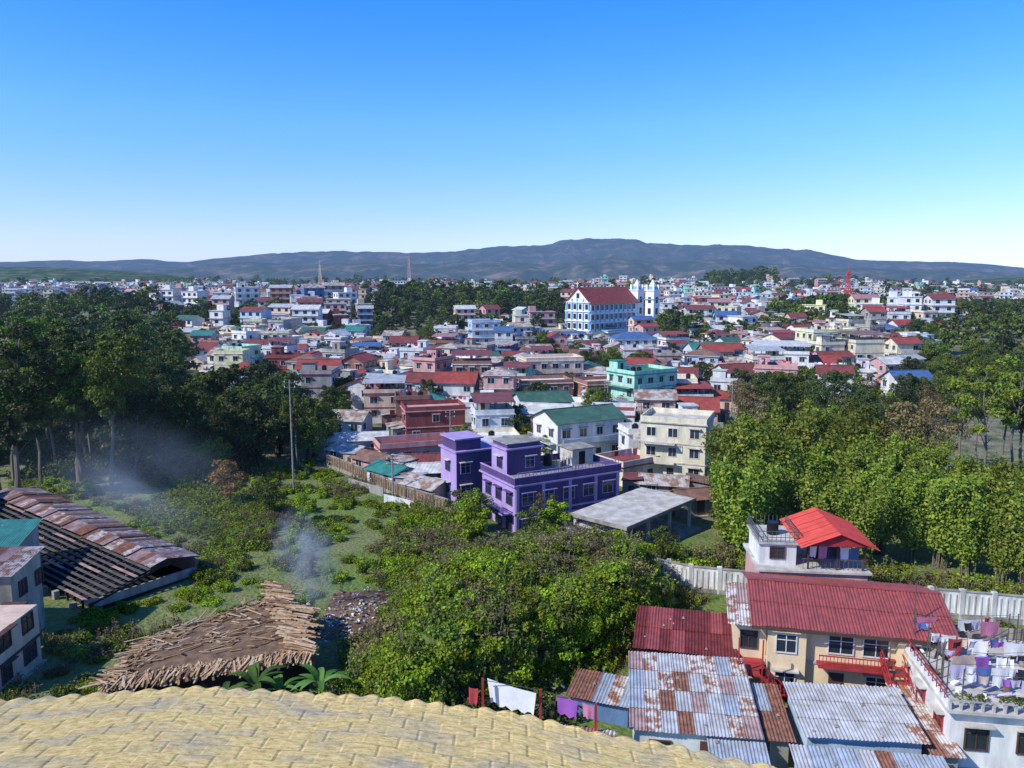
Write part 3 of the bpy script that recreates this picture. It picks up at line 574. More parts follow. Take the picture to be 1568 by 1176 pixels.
def rooftop_house():
    b=B(); w,d,h=8.6,6.,5.9
    b.box(0,w,0,d,-2,h,'w_pink'); b.box(-.25,w+.25,-.25,d+.25,h,h+.18,'conc_lt')
    b.box(.1,3.1,1,5.4,h+.18,h+2.0,'w_white'); b.box(-.1,3.3,.8,5.6,h+2.0,h+2.15,'conc_lt')
    b.window(0,(.1,3.1),(1,5.4),.9,h+.8,1.1,.9,'frame_dark',True,False)
    for i in range(10):
        x=-.05+i*.36; b.box(x,x+.04,.85,.89,h+2.15,h+3.1,'iron'); b.box(x,x+.04,5.5,5.54,h+2.15,h+3.1,'iron')
    for i in range(13): y=.85+i*.39; b.box(-.05,-.01,y,y+.04,h+2.15,h+3.1,'iron'); b.box(3.2,3.24,y,y+.04,h+2.15,h+3.1,'iron')
    for z in (2.6,3.1): b.beam((-.05,.87,h+z),(3.25,.87,h+z),.05,.05,'iron'); b.beam((-.03,.87,h+z),(-.03,5.5,h+z),.05,.05,'iron'); b.beam((3.22,.87,h+z),(3.22,5.5,h+z),.05,.05,'iron')
    b.cyl(1.6,3.2,h+2.16,h+3.2,.5,'tank',12)
    for x in (3.9,6.2,8.3):
        for y in (.3,5.6): b.box(x-.07,x+.07,y-.07,y+.07,h+.18,h+2.5,'frame_dark')
    for y in (.3,): 
        b.beam((3.4,y,h+1.05),(8.4,y,h+1.05),.06,.06,'iron')
        for i in range(14): b.box(3.5+i*.36,3.54+i*.36,y-.02,y+.02,h+.18,h+1.03,'iron')
    o=h+2.5
    corr(b,(6.0,-.9,o+1.15),(0,1,0),(3.1,0,-1.3),8,1,.95,3.3,['sheet_brightred'])
    corr(b,(6.02,6.7,o+1.15),(0,-1,0),(-3.0,0,-1.25),8,1,.95,3.2,['sheet_brightred'])
    b.add([(3.1,-.6,o),(8.9,-.6,o),(6,-.6,o+1.05)],[(0,1,2)],'red_paint')
    for i,c in enumerate(['cl_white','cl_pink','cl_blk','cl_white','cl_blue']): cloth(b,(3.9+i*.85,.5,h+2.1),(1,0,0),.7,.9+.2*(i%2),c)
    b.cyl(5,3,h+.18,h+1.2,.5,'cl_blk',12); b.box(6.3,7.4,2.5,3.6,h+.18,h+1.0,'cl_blue')
    b.obj('terrace_house',(20.6,61.5,0),math.radians(-6)); occ.append((25,64,6))
rooftop_house()
# ------------------------------------------------------------------ tin roofed shacks
def shack(name,x,y,rot,w,d,zf,zb,mats,wallm='w_conc',nv=3,win=True):
    b=B(); b.box(.3,w-.3,.4,d-.3,-2,zf-.12,wallm)
    for q in (0.3,w-.34): b.add([(q,.4,zf-.12),(q,d-.3,zf-.12),(q,d-.3,zb-.1),(q+.04,.4,zf-.12),(q+.04,d-.3,zf-.12),(q+.04,d-.3,zb-.1)],[(0,1,2),(5,4,3),(0,2,5,3)],wallm)
    b.box(.3,w-.3,d-.34,d-.3,zf-.12,zb-.1,wallm)
    if win:
        b.window(0,(.3,w-.3),(.4,d),1,.6,1.2,1.1,'frame_dark',True,False); b.side(0,(.3,w-.3),(.4,d),w*.5,w*.5+.9,-.2,1.9,0,.05,'frame_dark'); b.window(0,(.3,w-.3),(.4,d),w-2.6,.6,1.2,1.1,'frame_dark',True,False)
        if zf>4:
            for q in (1,4.5,8): b.window(0,(.3,w-.3),(.4,d),q,zf-2.2,1.2,1.2,'frame_dark',True,False)
            for q in (1,3.4): b.window(1,(.3,w-.3),(.4,d),q,zf-2.2,1.0,1.2,'frame_dark',True,False)
            b.side(0,(.3,w-.3),(.4,d),0,w-.6,zf-2.9,zf-2.7,0,.3,'frame_dark')
    sl=Vector((0,d,zb-zf)); n=max(2,round(w/.95)); corr(b,(0,0,zf),(1,0,0),sl,n,nv,w/n,sl.length/nv,mats)
    for i in range(int(w*d/6)):
        t=R.uniform(.05,.95); px_=R.uniform(.3,w-.3); c=(px_,t*d,zf+t*(zb-zf)+.12); s_=R.uniform(.07,.14); b.add([(c[0]-s_,c[1]-s_,c[2]-.05),(c[0]+s_,c[1]-s_*.7,c[2]-.05),(c[0]+s_*.8,c[1]+s_,c[2]-.05),(c[0]-s_,c[1]+s_*.8,c[2]-.05),(c[0],c[1],c[2]+s_)],[(0,1,4),(1,2,4),(2,3,4),(3,0,4)],'conc')
    return b.obj(name,(x,y,0),rot)
shack('red_tin_shack',8.9,53.9,math.radians(-13),7.4,5.2,2.9,3.9,['sheet_maroon','sheet_maroon','sheet_red'],'w_maroon',2)
shack('patched_tin_shack',7.2,44.1,math.radians(-8),8.0,8.6,2.5,3.2,['sheet_tin','sheet_rust','sheet_mixed','sheet_tin','sheet_mixed','sheet_tinblue','sheet_pinkish'],'w_white2',4)
shack('grey_tin_shack',17.5,43.0,math.radians(-6),7.2,5.4,2.7,3.2,['sheet_tin','sheet_tin','sheet_tin','sheet_mixed'],'w_lblue',3)
shack('blue_tin_shack',15.8,37.8,math.radians(-8),8.6,4.9,1.9,2.4,['sheet_tinblue','sheet_tin','sheet_tinblue','sheet_rust'],'w_lblue',2)
shack('rusty_lean_to',15.4,43.4,math.radians(-8),1.7,6,2.2,2.6,['sheet_rust','sheet_tinblue'],'w_conc',2,False)
shack('blue_lean_to',11.6,41.9,math.radians(-8),3.4,2.2,1.9,2.3,['sheet_tinblue'],'w_conc',1,False)
shack('rusty_shed',24.6,41.8,math.radians(-6),1.9,7.5,2.2,2.6,['sheet_rust','sheet_mixed'],'w_conc',3,False)
shack('small_tin_shed',3.6,49.5,math.radians(-20),4.6,3.4,1.6,1.9,['sheet_rust','sheet_mixed','sheet_tinblue'],'w_blue',1,False)
shack('laundry_shed',-3.6,40.0,math.radians(-12),9,5,2.6,3.0,['sheet_rust','sheet_mixed'],'w_conc',2,False)
def terrace_building():
    b=B(); w,d,h=15.,10.,4.4; X=(0,w);Y=(0,d)
    b.box(0,w,0,d,-2,h,'w_white'); b.box(-.4,w+.3,-.5,d+.2,h,h+.18,'conc_lt')
    for i in range(5): b.window(0,X,Y,.9+i*2.9,2.0,1.2,1.4,'frame_dark',True); b.window(0,X,Y,.9+i*2.9,-.9,1.2,1.4,'frame_dark',True)
    for i in range(3): b.window(3,X,Y,1+i*3,2.,1.2,1.4,'red_paint',True)
    b.box(-.3,-.15,-.2,d,h+.18,h+.6,'w_white'); 
    for k in range(26): x=-.3+k*.6; b.box(x,x+.14,-.42,-.28,h+.18,h+.75,'conc_lt')
    b.box(-.3,w+.2,-.45,-.25,h+.75,h+.87,'conc_lt')
    for k in range(40):
        x=R.uniform(0,w); P,N=clump_pts((x,-.3,h+1.0),.3,30,.8); add_leaves(b,P,N,.16,R.choice(['lf_bright','lf_mid']))
    b.box(9.5,13.5,6.5,9.6,h+.18,h+2.6,'w_stain'); b.box(9.2,13.8,6.2,9.8,h+2.6,h+2.72,'conc'); b.window(0,(9.5,13.5),(6.5,9.6),1.3,h+1,1.2,1.1,'frame_dark',True)
    b.box(-.1,w,d-.15,d,h+.18,h+1.0,'w_stain')
    b.cyl(1.2,8.9,h+.18,h+1.4,.6,'tank',12)
    cl=['cl_white']*6+['cl_lil','cl_lil','cl_pur','cl_pink','cl_blue','cl_red','cl_yel','cl_blk','cl_blk','w_peach']
    for r in range(9):
        z0=h+R.uniform(1.8,2.2); p0=Vector((R.uniform(.2,.8),.6+r*.95,z0)); an=R.uniform(-.28,.42); Ln=R.uniform(6.5,8.8); dr=Vector((math.cos(an),math.sin(an),0)); p1=p0+dr*Ln
        if p1.y>d-.4 or p1.y<.3: dr=Vector((1,0,0)); p1=p0+dr*Ln
        for p in (p0,p1): b.beam((p.x,p.y,h+.18),(p.x,p.y,h+2.3),.06,.06,'iron')
        b.beam(p0,p1,.02,.02,'iron'); q=.1
        while q<Ln-.9:
            ww=R.choice([.35,.45,.6,.6,.9,1.5]); 
            if R.random()<.85: cloth(b,p0+dr*q+Vector((0,0,-.05*math.sin(math.pi*q/Ln)*4)),(dr.x,dr.y,R.uniform(-.06,.06)),ww,R.uniform(.35,.7) if ww<.8 else R.uniform(.7,1.3),R.choice(cl),7)
            q+=ww+R.choice([.02,.05,.1,.5])
    for k in range(70):
        x,y=R.uniform(.3,w-1),R.uniform(.3,d-1); s=R.uniform(.1,.32)
        if R.random()<.4: b.cyl(x,y,h+.18,h+.18+s*1.2,s*.7,R.choice(['cl_blue','conc','conc_lt','cl_white','tank']),9,s*.8)
        else: b.beam((x,y,h+.3),(x+R.uniform(-.8,.8),y+R.uniform(-.8,.8),h+R.uniform(.3,.9)),s,s*.5,R.choice(['conc','wood_b','cl_white','sheet_rust','cl_lil','cl_blk']))
    n=20
    for i in range(n): t=i/n; b.box(-1.7,-.45,d-1-t*10.5,d-.62-t*10.5,h-.05-t*5.8,h+.03-t*5.8,'red_paint')
    for x in (-1.72,-.43):
        b.beam((x,d-.6,h+.0),(x,-1.5,h-5.8),.07,.25,'red_paint'); b.beam((x,d-.6,h+.95),(x,-1.5,h-4.85),.06,.06,'red_paint'); b.beam((x,d-.6,h+.5),(x,-1.5,h-5.3),.04,.04,'red_paint')
        for i in range(13): t=i/12; yy=d-.6-t*(d+.9); zz=h-5.8*t; b.beam((x,yy,zz),(x,yy,zz+.95),.05,.05,'red_paint')
    for i in range(15): b.beam((-.35,.2+i*.65,h+.6),(-.35,.2+i*.65,h+1.2),.05,.05,'red_paint')
    b.beam((-.35,0,h+1.2),(-.35,d,h+1.2),.07,.07,'red_paint')
    b.slab([(8.6,-.3,h+2.5),(14.5,-.3,h+2.5),(14.5,2.2,h+3.0),(8.6,2.2,h+3.0)],.05,'sheet_pinkish')
    for x in (8.8,14.3):
        for y in (0,2.0): b.beam((x,y,h),(x,y,h+2.5),.08,.08,'iron')
    b.obj('white_terrace_house',(26.3,43.2,0),math.radians(-9)); occ.append((33,47,9))
terrace_building()
b=B()
for x,hh in ((-1.75,6.3),(1.7,5.6),(5.0,4.9)): b.beam((x,43.5-abs(x)*.1,0),(x,43.5-abs(x)*.1,hh),.14,.14,'red_paint')
b.beam((-1.75,43.5,6.1),(1.7,43.4,5.5),.03,.03,'iron'); b.beam((1.7,43.4,5.5),(5.0,43,4.8),.03,.03,'iron')
cloth(b,(-1.5,43.9,6.0),(.96,-.28,-.16),3.1,1.5,'cl_white',14); cloth(b,(2.7,43.5,5.2),(.96,-.28,-.2),1.3,1.1,'cl_pur',8); cloth(b,(-2.6,43.6,5.6),(1,-.3,0),.6,1.0,'cl_red'); cloth(b,(4.2,43.1,4.9),(1,-.3,-.2),.7,.9,'cl_pink')
b.beam((-1.75,43.5,4.6),(-2.7,43.9,4.7),.1,.1,'red_paint')
b.obj('clothes_line')
b=B()
for k in range(110):
    x,y=R.uniform(3,17),R.uniform(50,53.6); s=R.uniform(.12,.5); mt=R.choice(['cl_blue','cl_white','conc','cl_blk','conc','sheet_rust','wood_b','sheet_tinblue','conc_lt'])
    z=R.uniform(-.1,.7); b.beam((x,y,z),(x+R.uniform(-1,1)*s*2,y+R.uniform(-1,1)*s,z+R.uniform(0,.5)),s*.6,s*.4,mt)
b.obj('yard_clutter')
# ------------------------------------------------------------------ left side sheds
def long_shed():
    b=B(); L=36.; y0=-1.7
    # roof in stepped bays, each a little lower than the one before
    for k in range(8):
        z=3.9-.16*k; corr(b,(k*4.5-.1,0,z),(1,0,0),(0,3.4,-.7),5,1,.93,3.5,['sheet_pinkish','sheet_rust','sheet_pinkish','sheet_mixed'])
        corr(b,(k*4.5-.1,y0,z-.4),(1,0,0),(0,1.7,.42),5,1,.93,1.7,['sheet_rust','sheet_pinkish','sheet_mixed'])
        b.box(k*4.5-.2,k*4.5,-1.7,3.3,-1,z-.45,'w_brick')
    for i in range(25):
        x=i*1.5; zt=3.5-.035*x; b.beam((x,-7.5,.6),(x,0,zt),.14,.2,'rafters'); b.box(x-.08,x+.08,-7.4,-7.24,-2,.6,'rafters')
    for j in range(10):
        y=-7.3+j*.62
        for k in range(8):
            zt=3.5-.16*k; z=.85+(y+7.5)*(zt-.6)/7.5; b.beam((k*4.5-.3,y,z),(k*4.5+4.5,y,z-.05),.3,.07,'sheet_greyd' if (j*3+k)%7 else 'sheet_pinkish')
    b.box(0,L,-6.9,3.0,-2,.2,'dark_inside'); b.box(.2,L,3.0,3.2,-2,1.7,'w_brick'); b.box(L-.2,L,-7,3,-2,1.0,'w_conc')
    for k in range(16): x=R.uniform(0,L); b.box(x,x+.5,-8.1,-7.6,-.5,R.uniform(.4,1.0),'conc')
    b.obj('long_cattle_shed',(-62.8,93.5,.1),math.atan2(-.59,.81))
long_shed()
shack('brown_tin_house',-75,83,math.radians(10),12,6,5.6,6.4,['sheet_rust','sheet_pinkish'],'w_lblue',2)
shack('teal_roof_house',-58.5,67.0,math.radians(4),12,7,4.2,6.0,['sheet_teal'],'w_conc',2)
shack('rust_roof_house',-54.8,58,math.radians(3),15,5,6.4,7.1,['sheet_rust','sheet_pinkish','sheet_mixed'],'w_stain',2)
house('old_cream_house',-42.3,54.0,math.radians(3),11,6,2,'w_peach','r_rust','none',fh=2.4,z=0,trim='frame_dark',fr='frame_dark',detail=True)
def wood_shed():
    b=B(); C=[Vector((-28.6,50.2,2.0)),Vector((-14.6,53.2,2.7)),Vector((-15.6,58.2,3.3)),Vector((-19.3,62.5,3.4)),Vector((-28.2,56.5,2.4))]
    b.slab([tuple(c) for c in C],.35,'soil')
    cen=sum(C,Vector())/5
    b.add([tuple(c*.94+cen*.06-Vector((0,0,.36))) for c in C]+[tuple(Vector((c.x*.94+cen.x*.06,c.y*.94+cen.y*.06,-1))) for c in C],[(i,(i+1)%5,(i+1)%5+5,i+5) for i in range(5)],'dark_inside')
    W=['wood_a','wood_b','wood_c','wood_a','wood_c']
    for i in range(460):
        t=R.random(); p=C[0].lerp(C[1],t); d=Vector((R.gauss(0,.32),-1,0)).normalized(); l=R.uniform(.6,1.5); s0=p-d*R.uniform(.3,1.2)+Vector((0,0,R.uniform(.0,.25)))
        b.beam(s0,s0+d*l+Vector((0,0,-R.uniform(.1,.6))),R.uniform(.06,.15),.05,R.choice(W))
    for i in range(110):
        t=R.random(); p=C[4].lerp(C[0],t); d=Vector((-1,R.gauss(0,.5),0)).normalized(); s0=p-d*R.uniform(.3,1.6)+Vector((0,0,R.uniform(.02,.3)))
        b.beam(s0,s0+d*R.uniform(.8,2.0)+Vector((0,0,-R.uniform(0,.4))),R.uniform(.06,.15),.05,R.choice(W))
    for i in range(360):
        t=R.random(); p=C[1].lerp(C[3],t) if i%4 else C[2].lerp(C[1],t); d=Vector((R.uniform(.75,1),R.gauss(-.35,.15),0)).normalized(); s0=p-d*R.uniform(1.4,2.6)+Vector((0,0,R.uniform(.05,1.0)))
        b.beam(s0,s0+d*R.uniform(1.3,2.4)+Vector((0,0,R.uniform(-.1,.1))),R.uniform(.08,.2),.07,R.choice(W))
    for i in range(210):
        t=R.random();u=R.random()**2; p=C[4].lerp(C[3],t).lerp(C[0].lerp(C[1],t),u*.8); a=R.gauss(.5,.6); d=Vector((math.cos(a),math.sin(a),0)); s0=p+Vector((0,0,R.uniform(.05,.3)))
        b.beam(s0,s0+d*R.uniform(.4,2.0),R.uniform(.05,.14),.05,R.choice(W))
    for i in range(14): t=i/13; p=C[0].lerp(C[1],t); b.beam((p.x,p.y+.4,-1),(p.x,p.y+.4,p.z-.3),.16,.16,'wood_b')
    b.obj('wood_pile_shed')
wood_shed()
b=B()
for i in range(700):
    a=R.uniform(0,6.28); r=abs(R.gauss(0,1)); x=-14+r*2.2*math.cos(a)+.2; y=66+r*3.6*math.sin(a); z=gh(x,y)+R.uniform(-.05,.35)*max(0,1.6-r)+.2; s=R.uniform(.06,.26)
    b.beam((x,y,z),(x+R.uniform(-1,1)*s*1.5,y+R.uniform(-1,1)*s,z+R.uniform(-.1,.2)),s,s*.4,R.choice(['conc','conc_lt','conc_lt','soil','wood_b','cl_blk','conc','sheet_pinkish','cl_white','w_stain']))
vs=[];n=20
for i in range(n):
    for j in range(n):
        x=-18+i*.42;y=59.5+j*.68; vs.append((x,y,gh(x,y)+.1+.45*math.exp(-((i-9.5)/5)**2-((j-9.5)/6)**2)+.12*noise.noise(Vector((x,y,0)))-.3*(max(abs(i-9.5),abs(j-9.5))/9.5)**3))
b.add(vs,[(i*n+j,(i+1)*n+j,(i+1)*n+j+1,i*n+j+1) for i in range(n-1) for j in range(n-1)],'soil')
b.obj('rubbish_heap')
# ------------------------------------------------------------------ foreground roof
def fore_roof():
    m,nt,out=newmat('lichen_tile'); L=nt.links.new; tc=nd(nt,'ShaderNodeUVMap'); tc.uv_map='uv'
    mp=nd(nt,'ShaderNodeMapping'); mp.inputs['Scale'].default_value=(1,2.4,1); L(tc.outputs[0],mp.inputs[0])
    n1=nd(nt,'ShaderNodeTexNoise'); n1.inputs['Scale'].default_value=7; n1.inputs['Detail'].default_value=12; n1.inputs['Roughness'].default_value=.85; L(mp.outputs[0],n1.inputs[0])
    r=nd(nt,'ShaderNodeValToRGB'); L(n1.outputs[0],r.inputs[0]); cr=r.color_ramp; cr.elements[0].position=.35; cr.elements[0].color=(.12,.09,.045,1); cr.elements[1].position=.66; cr.elements[1].color=(.80,.71,.50,1)
    e=cr.elements.new(.43); e.color=(.44,.31,.10,1); e=cr.elements.new(.53); e.color=(.70,.52,.20,1)
    n2=nd(nt,'ShaderNodeTexNoise'); n2.inputs['Scale'].default_value=1.1; n2.inputs['Detail'].default_value=6; L(mp.outputs[0],n2.inputs[0])
    mx=nd(nt,'ShaderNodeMix',data_type='RGBA'); rr=nd(nt,'ShaderNodeValToRGB'); rr.color_ramp.elements[0].position=.47; rr.color_ramp.elements[1].position=.72; L(n2.outputs[0],rr.inputs[0])
    hs=nd(nt,'ShaderNodeHueSaturation'); hs.inputs['Saturation'].default_value=.6; hs.inputs['Value'].default_value=.62; L(r.outputs[0],hs.inputs['Color'])
    L(rr.outputs[0],mx.inputs[0]); L(r.outputs[0],mx.inputs[6]); L(hs.outputs[0],mx.inputs[7])
    p=nd(nt,'ShaderNodeBsdfPrincipled'); p.inputs['Roughness'].default_value=.9; L(mx.outputs[2],p.inputs[0])
    bp=nd(nt,'ShaderNodeBump'); bp.inputs['Distance'].default_value=.02; bp.inputs['Strength'].default_value=.5; L(n1.outputs[0],bp.inputs['Height']); L(bp.outputs[0],p.inputs['Normal']); L(p.outputs[0],out.inputs[0])
    tab=[(-14,8.3),(-10,9.0),(-6.9,9.72),(-4.44,10.17),(-2,9.87),(-.38,9.45),(1.67,8.48),(2.87,7.9),(6,5.8),(9,3.6)]
    pts=[];x=-14.
    while x<9: pts.append((x,interp(tab,x))); x+=.03
    pl=lambda y: 24.3+(10-y)*.15
    vs=[];uv=[];s=0;px0=None; ts=[]; t=0
    while t<9.6: ts.append(t); t+=.022 if t<.1 else .045
    nt_=len(ts)
    for (x,y) in pts:
        if px0: s+=math.hypot(x-px0[0],y-px0[1])
        px0=(x,y)
        for j,t in enumerate(ts):
            row=int(t/.27); ft=(t/.27)-row; yy=y-t
            tile=math.floor(s/.46+.5*(row%2)); f2=(s/.46+.5*(row%2))-tile
            h=((tile*7919+row*104729)%97)/97.
            edge=math.exp(-t/.10)
            zz=pl(yy)+.04*edge*abs(math.sin(math.pi*(s/.32)))+.014*(1-ft)+.010*h-(.008 if f2<.07 else 0)+.006*noise.noise(Vector((x*2.5,yy*2.5,0)))+(-.02 if j==0 else 0)
            vs.append((x,yy+(.03*abs(math.sin(math.pi*(s/.32))) if t<.02 else 0),zz)); uv.append((s,t))
    fs=[(i*nt_+j,(i+1)*nt_+j,(i+1)*nt_+j+1,i*nt_+j+1) for i in range(len(pts)-1) for j in range(nt_-1)]
    fs=[f[::-1] for f in fs]
    bb=B(); bb.mi('lichen_tile'); bb.add(vs,fs,'lichen_tile')
    for (x0,y0),(x1,y1) in zip(pts[::14],pts[14::14]): bb.beam((x0,y0-.08,pl(y0)-.14),(x1,y1-.08,pl(y1)-.14),.05,.2,'frame_dark')
    base=[(-13.5,7.6),(-4.4,9.4),(2.3,7.4),(8.3,3.4),(8.3,.4),(-13.5,.4)]
    k=len(base); bb.add([(x,y,-2) for x,y in base]+[(x,y,24.1) for x,y in base],[(i,(i+1)%k,(i+1)%k+k,i+k) for i in range(k)],'w_cream')
    o=bb.obj('tiled_roof_building'); ul=o.data.uv_layers.new(name='uv'); idx=[0]*len(o.data.loops); o.data.loops.foreach_get('vertex_index',idx)
    nv=len(uv); fl=[]
    for i in idx: fl+= list(uv[i]) if i<nv else [0,0]
    ul.data.foreach_set('uv',fl)
fore_roof()
# ------------------------------------------------------------------ town fill
def pxb(x,y): return 784+F*x/y*1.0
def allowed(x,y):
    p=pxb(x,y)
    if y<108: return False
    if y<150: return 510<p<1060 and not (y<125 and 770<p<960)
    if y<165: return 480<p<1120
    if y<205: return 470<p<1300
    if y<245: return 330<p<1420
    if y<330: return 255<p<1450
    if y<400: return 250<p<1480 and not(560<p<700) 
    if y<470: return 220<p<1700 and not(540<p<880) and not(1190<p<1400)
    if y<600: return 100<p<1700 and not(560<p<860)
    return -150<p<1750
y=112.
dist=B()
def simple_house(b,x,y,z,rot,w,d,fl,wl,rf,kind):
    c,s=math.cos(rot),math.sin(rot); h=fl*3.
    T=lambda p:(x+p[0]*c-p[1]*s,y+p[0]*s+p[1]*c,z+p[2])
    def bx(x0,x1,y0,y1,z0,z1,m):
        b.add([T(p) for p in [(x0,y0,z0),(x1,y0,z0),(x1,y1,z0),(x0,y1,z0),(x0,y0,z1),(x1,y0,z1),(x1,y1,z1),(x0,y1,z1)]],[(4,5,6,7),(0,1,5,4),(1,2,6,5),(2,3,7,6),(3,0,4,7)],m)
    bx(-w/2,w/2,-d/2,d/2,-4,h,wl)
    for k in range(fl):
        n=max(1,int(w/3.2))
        for i in range(n): a=-w/2+w*(i+.5)/n; bx(a-.8,a+.8,-d/2-.06,-d/2,k*3+.9,k*3+2.3,'glass')
        n=max(1,int(d/3.4))
        for i in range(n):
            a=-d/2+d*(i+.5)/n; bx(-w/2-.06,-w/2,a-.7,a+.7,k*3+.9,k*3+2.3,'glass')
        if k: bx(-w/2-.3,w/2+.3,-d/2-.7,d/2+.2,k*3-.15,k*3+.1,'conc_lt' if rot<.2 else wl)
    if kind=='flat':
        bx(-w/2-.3,w/2+.3,-d/2-.3,d/2+.3,h,h+.3,'conc_lt' if R.random()<.5 else wl)
        if R.random()<.6: a=R.uniform(-w/2+1.5,w/2-1.5); bx(a-1.5,a+1.5,0,d/2-.3,h+.3,h+2.6,wl)
        if R.random()<.4: a=R.uniform(-w/2+1.5,w/2-1.5); bx(a-.6,a+.6,-d/4-.6,-d/4+.6,h+.3,h+1.6,'tank')
    else:
        g=d*.22;o=.6; A=[T(p) for p in [(-w/2-o,-d/2-o,h-.2),(w/2+o,-d/2-o,h-.2),(w/2+o,0,h+g),(-w/2-o,0,h+g),(w/2+o,d/2+o,h-.2),(-w/2-o,d/2+o,h-.2)]]
        b.add(A,[(0,1,2,3),(3,2,4,5)],rf); b.add([T(p) for p in [(-w/2,-d/2,h),(-w/2,d/2,h),(-w/2,0,h+g*.95),(w/2,-d/2,h),(w/2,d/2,h),(w/2,0,h+g*.95)]],[(0,2,1),(3,4,5)],wl)
townveg=[]; bigveg=[]
while y<1500:
    step=8.8 if y<330 else 12+ (y-330)*.010
    x=-y*.85
    while x<y*.85:
        xx=x+R.uniform(-1.8,1.8); yy=y+R.uniform(-1.8,1.8); x+=R.uniform(8.8,11.8) if y<330 else R.uniform(10.5,17)+(y-330)*.005
        if abs(pxb(xx,yy)-784)>900 : continue
        if not allowed(xx,yy): continue
        gn=noise.noise(Vector((xx/(60 if y<400 else 110),yy/(60 if y<400 else 150),5.3)))
        if y>150 and gn>(.36 if y<330 else .24):
            if free(xx,yy,3):
                for q in range(3): bigveg.append((xx+R.uniform(-6,6),yy+R.uniform(-5,5)))
            continue
        if R.random()<(.05 if y<330 else .09): townveg.append((xx,yy)); continue
        w,d=R.uniform(6.5,10),R.uniform(5.8,8.2); fl=R.choice([1,1,2,2,2,3]) if y<330 else R.choice([1,2,2,3,3,4])
        if y<150: fl=R.choice([1,1,2]); w=min(w,9)
        if not free(xx,yy,max(w,d)*.40): 
            continue
        if y<340 and abs(pxb(xx,yy)-915)<60 and yy>270: fl=1
        rot=math.radians(18*math.sin(xx/60+yy/45)+R.gauss(0,9)+R.choice([0,0,0,90])); kind=R.choice(['flat','flat','flat','gable','gable','gable','hip','shed'])
        if y<330:
            nm={'flat':'concrete_house','gable':'tin_roof_house','hip':'hip_roof_house','shed':'terrace_canopy_house'}[kind]
            wl=R.choice(WALLS); house(nm,xx,yy,rot,w,d,fl,wl,R.choice(ROOFS if y>150 else ['r_maroon','r_tin','r_oldtin','r_rust','r_white']),kind,trim=R.choice(['conc_lt','w_white','w_maroon',wl]))
        else: simple_house(dist,xx,yy,gh(xx,yy),rot,w*R.uniform(.9,1.5),d,fl,R.choice(WALLS),R.choice(ROOFS),'flat' if kind in('flat','shed') else 'gable')
        if R.random()<.6: townveg.append((xx+R.uniform(5,7)*R.choice([-1,1]),yy+R.uniform(-6,6)))
    y+=step
for a,yy,w,fl,wl in ((520,760,34,5,'w_teal'),(500,735,26,4,'w_cream'),(612,900,30,5,'w_white'),(1150,455,30,3,'w_white'),(1195,470,18,3,'w_grey'),(1100,700,36,4,'w_white'),(1255,640,22,4,'w_white2'),(1420,380,22,2,'w_pink'),(745,900,28,5,'w_cream'),(345,560,16,3,'w_pink'),(215,640,26,3,'w_lblue'),(100,1000,60,4,'w_grey'),(880,700,20,3,'w_white'),(1340,520,24,3,'w_white'),(1440,420,18,3,'w_white2')):
    x=(a-784)/F*yy; simple_house(dist,x,yy,gh(x,yy)+.5,.15,w,14,fl,wl,'r_red','flat')
dist.obj('distant_town_houses')
def mast(name,a,Y,top,w,mat):
    x=(a-784)/F*Y; z0=gh(x,Y); b=B(); h=top
    for sx in (-1,1):
        for sy in (-1,1): b.beam((sx*w,sy*w,0),(sx*w*.25,sy*w*.25,h),.45,.45,mat)
    n=10
    for k in range(n):
        t=k/n;t2=(k+1)/n; q=w*(1-.75*t); q2=w*(1-.75*t2); b.beam((-q,-q,h*t),(q2,-q2,h*t2),.3,.3,mat); b.beam((q,-q,h*t),(-q2,-q2,h*t2),.3,.3,mat); b.beam((-q,q,h*t),(-q2,-q2,h*t2),.3,.3,mat)
        b.beam((-q,-q,h*t),(q,-q,h*t),.25,.25,mat)
    b.beam((0,0,h),(0,0,h+5),.3,.3,mat)
    b.obj(name,(x,Y,z0))
mast('radio_mast',628,900,42,2.4,'w_pink'); mast('radio_mast',493,820,36,2.0,'w_peach'); mast('radio_mast',1294,650,32,2.6,'sheet_brightred')
def pole(name,x,y,h,arms=2,mat='conc'):
    b=B(); b.cyl(0,0,-1,h,.14,mat,8,.09)
    for k in range(arms): b.beam((-.8,0,h-.4-k*.7),(.8,0,h-.4-k*.7),.09,.09,'iron'); [b.cyl(q,0,h-.36-k*.7,h-.15-k*.7,.05,'cl_white',6) for q in (-.7,0,.7)]
    b.obj(name,(x,y,gh(x,y)))
for a,b_,h in ((602,770,6.5),(450,755,16),(930,640,8),(1120,640,8),(690,700,8),(980,700,9),(800,600,9),(560,640,9)):
    x,y=site(a,b_,0); pole('utility_pole',x,y,h)
